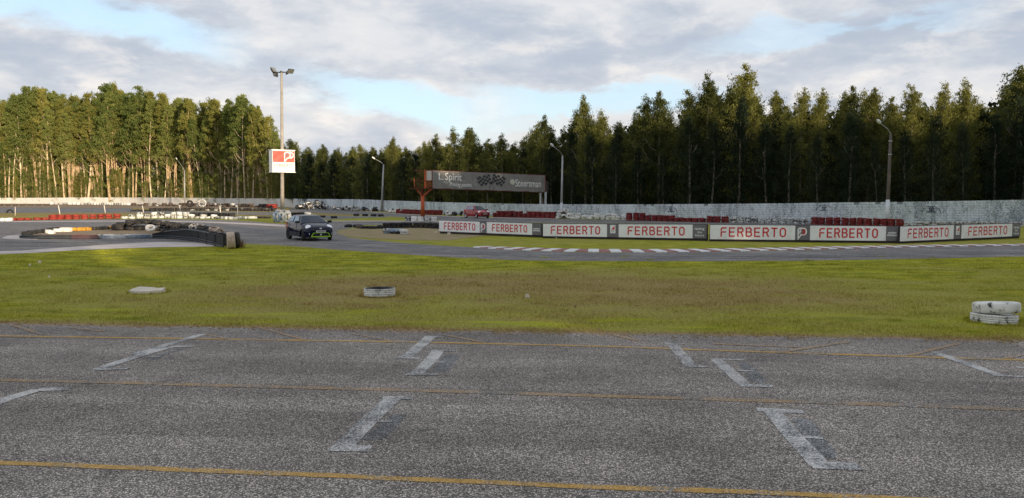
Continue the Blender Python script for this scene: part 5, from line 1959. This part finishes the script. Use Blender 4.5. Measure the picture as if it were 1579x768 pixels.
    pane('rear_window', sub((f_(D, 1), f_(D, -1), f_(C, -1), f_(C, 1)), .12, .88, .25, .9), M['glass_car'], .014, bow=.01)
    for s_ in (-1, 1):
        q1 = (f_(A, s_), f_(Am, s_), f_(Bm, s_), f_(B, s_))
        q2 = (f_(Am, s_), f_(D, s_), f_(C, s_), f_(Bm, s_))
        order = lambda q: q
        if doors == 3:
            wins = [(q1, .28, .97, .10, .86), (q2, .10, .62, .12, .84)]
        else:
            wins = [(q1, .26, .96, .10, .86), (q2, .03, .42, .10, .85), (q2, .50, .74, .14, .80)]
        for q, u0, u1, v0, v1 in wins:
            pane('side_window', order(sub(q, u0, u1, v0, v1)), M['glass_side'], .022, n=3)
        MB().box((.72, s_ * .90, .99), (.13, .20, .13)).build('mirror', paint_dark, car)
        for x in ((.30, -.95) if doors == 3 else (.45, -.42, -1.18)):
            MB().bar((x, s_ * .829, .27), (x + .02, s_ * .815, .93), .012, .012).build('door_gap', M['tyre_black'], car)
        MB().box((-.72 if doors == 3 else -.28, s_ * .825, .80), (.15, .025, .028)).build('handle', paint_dark, car)
        MB().bar((.78, s_ * .835, .25), (-.80, s_ * .835, .25), .05, .07).build('sill', paint_dark, car)
        # lights
        lm = bmesh.new()
        bmesh.ops.create_uvsphere(lm, u_segments=16, v_segments=10, radius=1.0)
        for v in lm.verts:
            v.co = Vector((v.co.x * .19, v.co.y * .155, v.co.z * .105))
        me = bpy.data.meshes.new('headlight')
        lm.to_mesh(me)
        lm.free()
        me.materials.append(M['headlight'])
        me.polygons.foreach_set('use_smooth', [True] * len(me.polygons))
        link('headlight', me, car, (1.50, s_ * .585, .735), (0, .45, s_ * .5))
        MB().tube([(1.66, s_ * .56, .385), (1.765, s_ * .56, .385)], [.055, .06], 14).build('fog_light', M['headlight'], car, True)
        MB().box((-1.72, s_ * .66, .78), (.12, .14, .30)).build('tail_light', M['red_print'], car)
    # front
    MB().bar((1.775, -.50, .60), (1.775, .50, .60), .06, .07).build('upper_grille', M['tyre_black'], car)
    MB().box((1.800, 0, .665), (.02, .11, .065)).build('badge', M['lamp_white'], car)
    MB().box((1.830, 0, .505), (.02, .52, .11)).build('number_plate', M['plate'], car)
    pl = MB()
    rq = random.Random(4)
    yy = -.2
    while yy < .2:
        w_ = rq.uniform(.03, .045)
        pl.box((1.842, yy + w_ / 2, .505), (.004, w_, .065))
        yy += w_ + .02
    pl.build('plate_marks', M['print_black'], car)
    fm = M['lime'] if lime else M['tyre_black']
    # lower grille frame, trapezoid
    pts = [(-.52, .235), (.52, .235), (.40, .43), (-.40, .43)]
    for (y0, z0_), (y1, z1_), w_ in zip(pts, pts[1:] + pts[:1], (.05, .03, .022, .03)):
        MB().bar((1.80, y0, z0_), (1.80, y1, z1_), .07, w_).build('grille_frame', fm, car)
    MB().add([(1.785, y, z) for y, z in pts] + [(1.70, y, z) for y, z in pts], [(0, 1, 2, 3), (7, 6, 5, 4), (0, 4, 5, 1), (1, 5, 6, 2), (2, 6, 7, 3), (3, 7, 4, 0)]).build('lower_grille', M['tyre_black'], car)
    for z in (.30, .36):
        MB().bar((1.80, -.43, z), (1.80, .43, z), .02, .012).build('grille_slat', M['lamp_dark'], car)
    if lime:
        MB().box((1.81, 0, .34), (.02, .07, .07)).build('grille_badge', M['lamp_white'], car)
    MB().box((1.72, 0, .255), (.16, 1.30, .03)).build('front_lip', paint_dark, car)
    MB().box((0, 0, .22), (3.1, 1.05, .10)).build('underbody', M['tyre_black'], car)
    # bonnet edges and wipers
    for s_ in (-1, 1):
        MB().bar((1.55, s_ * .42, .832), (.98, s_ * .60, .955), .012, .012).build('bonnet_crease', paint_dark, car)
    MB().bar((.99, -.45, .955), (.86, .12, 1.005), .015, .015).build('wiper', M['tyre_black'], car)
    MB().bar((.99, .05, .955), (.86, .55, 1.0), .015, .015).build('wiper', M['tyre_black'], car)
    MB().tube([(-1.15, 0, roofz), (-1.40, 0, roofz + .22)], [.008, .004], 6).build('aerial', M['tyre_black'], car)
    MB().box((-1.42, 0, roofz - .03), (.22, .98, .035)).build('roof_spoiler', paint_dark, car)
    for wx in (1.17, -1.19):
        for s_ in (-1, 1):
            rz_ = math.radians(-14) if wx > 0 else 0
            wh = link('wheel', MB().tube([(0, -.07, 0), (0, .07, 0)], [.06, .06], 14).mesh('hub', M[rim]), car, (wx, s_ * .725, .295), (0, 0, rz_))
            link('tyre', tyre_mesh(.295, .19, 'tyre_black', False, 28), wh)
            rb = MB()
            rb.lathe([(.175, -.085), (.20, -.088), (.205, .088), (.175, .085), (.168, 0)], 28, 'y')
            for k in range(5):
                a = 2 * PI * k / 5 + .3
                for da in (-.13, .13):
                    rb.bar((math.cos(a) * .04, s_ * .06, math.sin(a) * .04), (math.cos(a + da) * .185, s_ * .075, math.sin(a + da) * .185), .03, .035)
            rb.tube([(0, s_ * .02, 0), (0, s_ * .03, 0)], [.17, .17], 24)
            rb.build('rim', M[rim], wh)
    # seats and driver shape seen through the glass
    for s_ in (-1, 1):
        MB().box((-.15, s_ * .34, .85), (.16, .42, .62)).build('seat', M['lamp_dark'], car)
    return car


m, t, b_ = new_mat('tinted_glass')
b_.inputs['Base Color'].default_value = (.012, .025, .045, 1)
b_.inputs['Roughness'].default_value = .05
b_.inputs['Specular IOR Level'].default_value = .25
M['glass_car'] = m
m, t, b_ = new_mat('side_glass')
b_.inputs['Base Color'].default_value = (.16, .24, .32, 1)
b_.inputs['Roughness'].default_value = .06
b_.inputs['Specular IOR Level'].default_value = .9
M['glass_side'] = m
m, t, b_ = new_mat('headlight_lens')
b_.inputs['Base Color'].default_value = (.85, .87, .90, 1)
b_.inputs['Roughness'].default_value = .08
b_.inputs['Metallic'].default_value = .35
M['headlight'] = m
M['lime'] = plain('lime_green_plastic', (.36, .62, .04), .4, .05)
M['plate'] = plain('number_plate_white', (.72, .72, .66), .4, .05)
M['rim_black'] = plain('black_alloy', (.03, .03, .032), .35, .1, metal=.5)
M['rim_silver'] = plain('silver_alloy', (.72, .72, .74), .35, .1, metal=.2)
M['paint_black'] = car_paint('blue_black_paint', (.004, .008, .028), .08)
M['paint_black'].node_tree.nodes['Principled BSDF'].inputs['Specular IOR Level'].default_value = .32
M['paint_black'].node_tree.nodes['Principled BSDF'].inputs['Coat Weight'].default_value = 0
M['paint_black_d'] = plain('black_trim', (.012, .012, .014), .4, .1)
M['paint_red'] = car_paint('red_car_paint', (.34, .006, .012), .2)
M['paint_red_d'] = car_paint('dark_red_trim', (.16, .012, .02), .4)
w1 = G(466.5, 371.6)        # where its front right tyre stands
hd1 = math.radians(-56)
f1 = Vector((math.cos(hd1), math.sin(hd1), 0))
r1 = Vector((math.sin(hd1), -math.cos(hd1), 0))
s1_ = 0.99
p1 = w1 - f1 * 1.17 * s1_ - r1 * .78 * s1_
hatchback('small black hatchback with a lime green lower grille cornering on the track', (p1.x, p1.y, .004), hd1, s1_, M['paint_black'], M['paint_black_d'], 'rim_black', 3, True, 1.34)
w2 = G(734.5, 336.8)
hd2 = math.radians(-56)
f2_ = Vector((math.cos(hd2), math.sin(hd2), 0))
r2_ = Vector((math.sin(hd2), -math.cos(hd2), 0))
p2 = w2 - f2_ * 1.17 * .95 - r2_ * .78 * .95
hatchback('small red hatchback driving on the back straight below the billboard', (p2.x, p2.y, .004), hd2, .95, M['paint_red'], M['paint_red_d'], 'rim_silver', 5, False, 1.40)


# ------------------------------------------------------------------ trees
def leaves_mesh(name, cen, rad, per, length, width, mat, droop=.5, seed=0, squash=.8):
    g = np.random.default_rng(seed)
    cen = np.array(cen)
    rad = np.array(rad)
    n = len(cen) * per
    c = np.repeat(cen, per, 0)
    r_ = np.repeat(rad, per)
    d = g.normal(size=(n, 3))
    d /= np.linalg.norm(d, axis=1)[:, None]
    rr_ = r_ * g.random(n) ** .45
    p = c + g.normal(size=(n, 3)) * (r_ * .52)[:, None] * np.array([1, 1, squash])
    ax = g.normal(size=(n, 3))
    ax[:, 2] -= droop * 2.2
    ax /= np.linalg.norm(ax, axis=1)[:, None]
    sd = np.cross(ax, g.normal(size=(n, 3)))
    sd /= np.linalg.norm(sd, axis=1)[:, None]
    L = length * g.uniform(.6, 1.3, n)[:, None]
    W = width * g.uniform(.6, 1.3, n)[:, None]
    v = np.stack([p - ax * L / 2 - sd * W / 2 * .3, p - ax * L * .05 + sd * W / 2, p + ax * L / 2, p - ax * L * .05 - sd * W / 2], 1).reshape(-1, 3)
    i = np.arange(n)[:, None] * 4
    f = np.concatenate([i + np.array([[0, 1, 2]]), i + np.array([[0, 2, 3]])], 0)
    return np_mesh(name, v, f, mat)


def trunk_mesh(seed, H, r0, limbs, mat, bend=.5, multi=1):
    g = random.Random(seed)
    mb = MB()
    ends = []
    for m_ in range(multi):
        ox, oy = (0, 0) if m_ == 0 else (g.uniform(-.5, .5), g.uniform(-.4, .4))
        lx, ly = g.uniform(-1, 1) * bend, g.uniform(-1, 1) * bend
        pts, rads = [], []
        N = 9
        hh = H * (1 if m_ == 0 else g.uniform(.7, .95))
        for i in range(N + 1):
            t = i / N
            pts.append((ox + lx * t + bend * .5 * math.sin(t * 5 + seed), oy + ly * t + bend * .3 * math.cos(t * 4 + seed * 2), hh * t * .96))
            rads.append(r0 * (1 - t) ** .75 + .03)
        mb.tube(pts, rads, 7, False)
        for l in range(limbs):
            t = g.uniform(.45, .92)
            i = int(t * N)
            p = Vector(pts[i])
            a = g.uniform(0, 2 * PI)
            ln = H * .16 * (1.15 - t)
            e = p + Vector((math.cos(a) * ln, math.sin(a) * ln, ln * 1.3))
            md = p.lerp(e, .5) + Vector((math.cos(a) * ln * .15, math.sin(a) * ln * .15, -.1 * ln))
            mb.tube([p, md, e], [r0 * .35, r0 * .22, .03], 5, False)
            ends.append((e, md))
        ends.append((Vector(pts[-1]), Vector(pts[-2])))
    return mb.mesh('trunk', mat, True), ends, pts


protos = {}


def proto_tall(seed, H=30.0, R=3.0, leaf='leaf_euc', bark='bark_tan', multi=1):
    tm, ends, pts = trunk_mesh(seed, H, .19, 8, M[bark], 1.0, multi)
    g = random.Random(seed * 7)
    cen, rad = [], []
    for e, md in ends:
        for _ in range(3):
            cen.append((e.x + g.gauss(0, .7), e.y + g.gauss(0, .7), e.z + g.gauss(0, .9)))
            rad.append(g.uniform(.5, 1.0))
    lo = g.uniform(.50, .62)
    for k in range(84):
        t = lo + (1.02 - lo) * (g.random() ** .85)
        env = math.sin(PI * min(1, max(0.08, (t - lo + .06) / (1.10 - lo)))) ** .7
        a = g.uniform(0, 2 * PI)
        rr_ = R * env * g.random() ** .6
        i = min(len(pts) - 1, int(t * 9))
        cen.append((pts[i][0] + math.cos(a) * rr_, pts[i][1] + math.sin(a) * rr_, H * t))
        rad.append(g.uniform(.4, .95) * (1.15 - .45 * t))
    for k in range(7):     # shoots on the lower stem
        t = g.uniform(.12, lo)
        i = int(t * 9)
        cen.append((pts[i][0] + g.gauss(0, .7), pts[i][1] + g.gauss(0, .7), H * t))
        rad.append(g.uniform(.5, .9))
    cm = leaves_mesh('crown', cen, rad, 52, .52, .18, M[leaf], .7, seed)
    return tm, cm


def proto_young(seed, H=13.0, R=1.75, leaf='leaf_young', bark='bark_grey', lo=.10, per=25, n=228):
    tm, ends, pts = trunk_mesh(seed, H, .12, 6, M[bark], .25)
    g = random.Random(seed * 5)
    cen, rad = [], []
    nb_ = n // 4
    for k in range(nb_):
        # ascending branches of uneven length, sparse and wispy toward the tip
        t = lo + (.97 - lo) * ((k + g.random()) / nb_) ** .92
        tn = (t - lo) / (1 - lo)
        env = min(1.0, tn * 4 + .45) * (1 - tn ** 2.7) + .08
        ln = R * env * g.choice([.45, .8, 1.0, 1.15, 1.35])
        a = k * 2.4 + g.uniform(-.5, .5)
        i = min(len(pts) - 1, int(t * 9))
        for q in range(4):
            f = (q + .6) / 4
            rr_ = ln * f
            cen.append((pts[i][0] + math.cos(a) * rr_ + g.gauss(0, .12), pts[i][1] + math.sin(a) * rr_ + g.gauss(0, .12), H * t + rr_ * g.uniform(.35, .8) - .2))
            rad.append(g.uniform(.30, .68) * (1.12 - .5 * tn))
    for k in range(9):
        cen.append((pts[-1][0] + g.gauss(0, .2), pts[-1][1] + g.gauss(0, .2), H * g.uniform(.90, 1.03)))
        rad.append(g.uniform(.14, .36))
    cm = leaves_mesh('crown', cen, rad, int(per * 1.75), .23, .065, M[leaf], .8, seed, 1.0)
    return tm, cm


for i in range(6):
    protos['tall', i] = proto_tall(20 + i, leaf='leaf_euc' if i % 3 else 'leaf_euc2', bark='bark_tan' if i % 2 else 'bark_pale', multi=(2, 3, 1, 3, 2, 3)[i], R=(2.6, 3.3, 2.4, 3.4, 2.9, 3.0)[i])
for i in range(4):
    protos['under', i] = proto_young(50 + i, 13, 2.5, 'leaf_euc2' if i % 2 else 'leaf_euc', 'bark_tan', .05, 30, 160)
for i in range(7):
    protos['young', i] = proto_young(70 + i, 13, (1.6, 1.9, 1.45, 2.1, 1.7, 1.55, 1.9)[i], 'leaf_young', 'bark_grey', .10 + .05 * (i % 3))
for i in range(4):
    protos['dim', i] = proto_young(90 + i, 13, (1.7, 1.5, 2.0, 1.8)[i], 'leaf_shade_tone', 'bark_grey', .10)  # front-row trees with shade put into the leaf colour
BASEH = {'dim': 13.2, 'tall': 30.5, 'under': 13.2, 'young': 13.2}
ntree = 0
ORD = ['first', 'second', 'third', 'fourth', 'fifth', 'sixth', 'seventh', 'eighth', 'ninth', 'tenth', 'eleventh', 'twelfth', 'thirteenth', 'fourteenth', 'fifteenth', 'sixteenth', 'seventeenth', 'eighteenth']
cnt_ = {}


def nth(key):
    cnt_[key] = cnt_.get(key, 0) + 1
    return ORD[min(17, cnt_[key] - 1)]




def tree(kind, X, Y, H, label, group, wide=1.0, seed=0):
    global ntree
    ntree += 1
    g = random.Random(ntree * 13 + 5)
    keys = [k for k in protos if k[0] == kind]
    tm, cm = protos[g.choice(keys)]
    s = H / BASEH[kind]
    name = {'dim': 'shade_toned_tree', 'tall': 'eucalyptus_tree', 'under': 'undergrowth_tree', 'young': 'young_eucalyptus_tree'}[kind]
    root = empty(name, (X, Y, -.02), g.uniform(0, 2 * PI), label, 'tree', group)
    w = s * wide * g.uniform(.9, 1.12)
    if kind == 'tall':
        w = max(w, .8 * wide)
    root.scale = (w, w, s)
    root.rotation_euler = (g.gauss(0, .018), g.gauss(0, .018), root.rotation_euler[2])
    link('trunk', tm, root)
    link('crown', cm, root)
    return root


def base_at(px, off):
    """a point behind the wall, off metres beyond it along the line of sight"""
    b0 = G(px, lerp_list(wall_base, px))
    d = b0.length
    return b0 * ((d + off) / d)


def top_h(px, py, p):
    d = p.y
    return at(px, py, d).z


sky_line = [(-60, 152), (0, 151), (20, 150), (45, 146), (62, 136), (90, 143), (115, 152), (128, 150), (145, 146), (160, 154), (176, 131), (192, 147), (210, 146), (225, 138), (245, 145), (262, 149), (285, 153), (305, 156), (320, 160), (338, 156), (352, 168), (370, 147), (392, 163), (412, 176), (424, 195), (435, 222),
            (452, 216), (470, 227), (500, 226), (530, 229), (560, 224), (590, 228), (605, 214), (625, 226), (645, 222), (670, 211), (690, 222), (700, 202), (712, 218), (722, 198), (735, 216), (752, 216), (775, 211), (790, 222), (805, 208), (825, 196), (838, 183), (855, 197), (875, 187), (902, 154), (915, 185), (930, 183), (945, 182), (965, 200),
            (987, 155), (1001, 178), (1015, 147), (1030, 176), (1046, 180), (1062, 190), (1075, 165), (1092, 122), (1110, 150), (1138, 108), (1155, 132), (1172, 165), (1185, 160), (1197, 142), (1215, 170), (1231, 143), (1250, 165), (1263, 143), (1282, 170), (1303, 140), (1322, 165), (1336, 139), (1355, 168), (1368, 156), (1385, 165), (1404, 138), (1425, 160), (1443, 138), (1465, 155), (1481, 131), (1500, 158), (1520, 146), (1540, 160), (1567, 105), (1590, 130), (1620, 120), (1700, 130), (1800, 120)]
marks_ = [(0, 'at the far left of the picture'), (60, 'above the red tyres on the left'), (150, 'beside the third stake'), (225, 'above the white tyre row'), (290, 'beside the small hidden street lamp'), (350, 'left of the floodlight pole'), (425, 'right of the floodlight pole'),
          (505, 'behind the white tyre pile'), (560, 'beside the middle street lamp'), (625, 'behind the orange column'), (680, 'above the left half of the billboard'), (765, 'above the right half of the billboard'), (845, 'beside the second street lamp'), (900, 'above the second sponsor board'), (970, 'above the sagging red tyre barrier'),
          (1060, 'under the tallest crowns'), (1165, 'above the whitewashed tyres'), (1250, 'above the first wheel emblem'), (1330, 'beside the right street lamp'), (1400, 'above the second wheel emblem'), (1480, 'above the rightmost board'), (1540, 'at the right picture edge')]


def mark(px):
    best = marks_[0][1]
    for x, s_ in marks_:
        if px >= x:
            best = s_
    return best


R2 = random.Random(77)
rows_word = ['front row', 'second row', 'third row', 'rear row', 'rearmost row']
# left wood
peaks_left = {62: 'pair', 176: '', 225: '', 258: '', 145: '', 338: '', 370: ''}
for row, (off, stepx, drop) in enumerate([(4, 10.5, 0), (10, 10.5, 2), (18, 11, 0), (28, 12, 2)]):
    x = -50 + row * 3.5
    while x < 424:
        px = x + R2.uniform(-2.5, 2.5)
        p = base_at(px, off + R2.uniform(-2.5, 2.5))
        py = lerp_list(sky_line, px) + drop + (R2.choice([0, 0, 6, 14, 26]) if row < 3 else R2.uniform(0, 12))
        tree('tall', p.x, p.y, top_h(px, py, p), ('%s tan-trunked eucalyptus from the left, front row, %s' % (nth(('e', mark(px))), mark(px))) if row == 0 else ('tall eucalyptus in the %s, %s' % (rows_word[row], mark(px))), '%s eucalyptus trees %s' % (rows_word[row], mark(px)), .92)
        x += stepx
for off in (5, 12, 20, 28):
    x = -60
    while x > -300:
        p = base_at(x + R2.uniform(-4, 4), off)
        tree('tall', p.x, p.y, top_h(x, 150 + R2.uniform(0, 22), p), 'eucalyptus of the left wood beyond the left picture edge', 'eucalyptus trees beyond the left picture edge', .95)
        if off < 15:
            q = base_at(x + 6, off - 1)
            tree('under', q.x, q.y, top_h(x, R2.uniform(245, 285), q), 'low leafy eucalyptus beyond the left picture edge', 'undergrowth trees beyond the left picture edge', 1.25)
        x -= 13
for px, py in ((62, 134), (70, 137), (145, 145), (176, 129), (226, 136), (262, 147), (338, 155), (370, 146)):
    p = base_at(px, 7)
    tree('tall', p.x, p.y, top_h(px, py, p), nth('crown') + ' from the left of the crowns rising above the left wood', 'crowns rising above the left wood', 1.05)
for row, off in enumerate((3, 8, 14, 22)):
    x = -50 + row * 4
    while x < 440:
        px = x + R2.uniform(-4, 4)
        p = base_at(px, off + R2.uniform(-1.5, 1.5))
        py = R2.uniform(232, 280) if row else R2.uniform(256, 294)
        if px < 25 and row == 0: py = R2.uniform(205, 230)
        tree('under', p.x, p.y, top_h(px, py, p), ('%s low leafy eucalyptus from the left, front row, %s' % (nth(('u', mark(px))), mark(px))) if row == 0 else ('low leafy eucalyptus among the trunks, %s, %s' % (rows_word[row], mark(px))), '%s undergrowth trees %s' % (rows_word[row], mark(px)), 1.25)
        x += 15 - row * 1
# middle and right wood: one row of peaks that sets the skyline, then denser rows
sky_line = [(px, py) if px < 850 else (px, min(py, min(q for x_, q in sky_line if abs(x_ - px) < 34) + 24)) for px, py in sky_line]
pk = [(px, py) for i, (px, py) in enumerate(sky_line) if px > 440 and 0 < i < len(sky_line) - 1 and py <= sky_line[i - 1][1] and py <= sky_line[i + 1][1]]
for px, py in pk:
    if px > 1700: continue
    p = base_at(px, 5 if px < 1060 else 6)
    tall_one = {1138: 'tallest crown of the right wood, just right of its equally broad neighbour', 1092: 'broad tall crown left of the tallest one in the right wood', 1567: 'tall conical crown at the right picture edge', 902: 'slender pointed crown just right of the second street lamp'}.get(px)
    tree('young', p.x, p.y, top_h(px, py, p) * 1.02, tall_one or nth(('p', mark(px))) + ' pointed crown from the left on the skyline, ' + mark(px), None if tall_one else 'pointed crowns on the skyline ' + mark(px), 1.25 if px in (1138, 1092, 1567) else 1.15)
for row, (off, stepm, dlo, dhi) in enumerate([(3, 2.5, 26, 75), (6, 2.4, 18, 50), (9.5, 2.6, 3, 26), (13, 2.8, 2, 22), (16.5, 2.8, 0, 24)]):
    x = 436
    while x < 1790:
        px = x + R2.uniform(-3, 3)
        p = base_at(px, off + R2.uniform(-1.0, 1.0) + (3.5 if 640 < px < 856 and off < 6 else 0))
        py = lerp_list(sky_line, px) + R2.uniform(dlo, dhi) * (1.0 if px > 850 else .35)
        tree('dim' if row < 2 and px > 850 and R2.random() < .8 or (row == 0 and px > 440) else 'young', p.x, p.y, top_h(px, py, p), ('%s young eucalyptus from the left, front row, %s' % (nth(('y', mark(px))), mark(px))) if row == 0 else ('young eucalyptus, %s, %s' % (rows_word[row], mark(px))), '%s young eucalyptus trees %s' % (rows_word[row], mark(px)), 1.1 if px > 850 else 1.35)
        x += stepm / p.y * F * (1.0 if px > 850 else 1.15)

# deep wood behind the rows: one mass nobody could count
g = np.random.default_rng(5)
cen, rad = [], []
pxs_ = np.arange(-330, 1800, 5)
for px in pxs_:
    for k in range(12):
        q = px + g.uniform(-3, 3)
        off = g.uniform(34, 50) if q < 430 else g.uniform(17, 27)
        p = base_at(q, off)
        pyt = lerp_list(sky_line, q) + (24 if q < 430 else 36)
        if q < 0: pyt = 175
        ht = top_h(q, pyt, p)
        cen.append((p.x, p.y, g.uniform(0.2, 1) * ht if k > 2 else g.uniform(0, .25) * ht))
        rad.append(1.9 if q < 430 else 1.2)
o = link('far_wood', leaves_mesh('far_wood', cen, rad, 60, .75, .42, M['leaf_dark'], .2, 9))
tag(o, 'dark depth of the wood behind the standing trees', 'wood', kind='stuff')
# undergrowth at the foot of the right wood, sparse
cen, rad = [], []
for px in np.arange(436, 1640, 4):
    p = base_at(px + g.uniform(-2, 2), g.uniform(8, 16))
    cen.append((p.x, p.y, g.uniform(.3, 2.2)))
    rad.append(.9)
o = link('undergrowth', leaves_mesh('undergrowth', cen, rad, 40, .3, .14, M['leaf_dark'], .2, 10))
tag(o, 'low dark undergrowth behind the blockwork wall', 'undergrowth', kind='stuff')

# unseen wood added behind the viewer, its height profile shaped to shade the track
cen, rad = [], []
ua, va = Vector((math.cos(SUN_AZ), math.sin(SUN_AZ), 0)), Vector((-math.sin(SUN_AZ), math.cos(SUN_AZ), 0))
Hs = [(-90, 5.0), (-20, 4.6), (0, 4.8), (9, 5.2), (16, 7.0), (24, 9.4), (35, 12.6), (50, 17.2), (60, 14.6), (70, 10.8), (90, 13), (150, 16)]
extra = 55 * math.tan(SUN_EL)
nu = 0
u = -90.0
while u < 150:
    topz = lerp_list(Hs, u) + extra + 1.1 * math.sin(u * .9) + g.uniform(-1.2, .8)
    for k in range(int(topz * 2.0)):
        v = -55 + g.uniform(-6, 6)
        z = g.uniform(0, 1) * topz
        c = ua * (u + g.uniform(-1, 1)) + va * v
        cen.append((c.x, c.y, z))
        rad.append(1.5)
    u += 1.5
o = link('unseen_shade_wood', leaves_mesh('unseen_shade_wood', cen, rad, 26, 1.25, .8, M['leaf_dark'], .2, 12))
tag(o, 'unseen wood added behind and right of the viewer to shade the track', 'wood', kind='stuff')
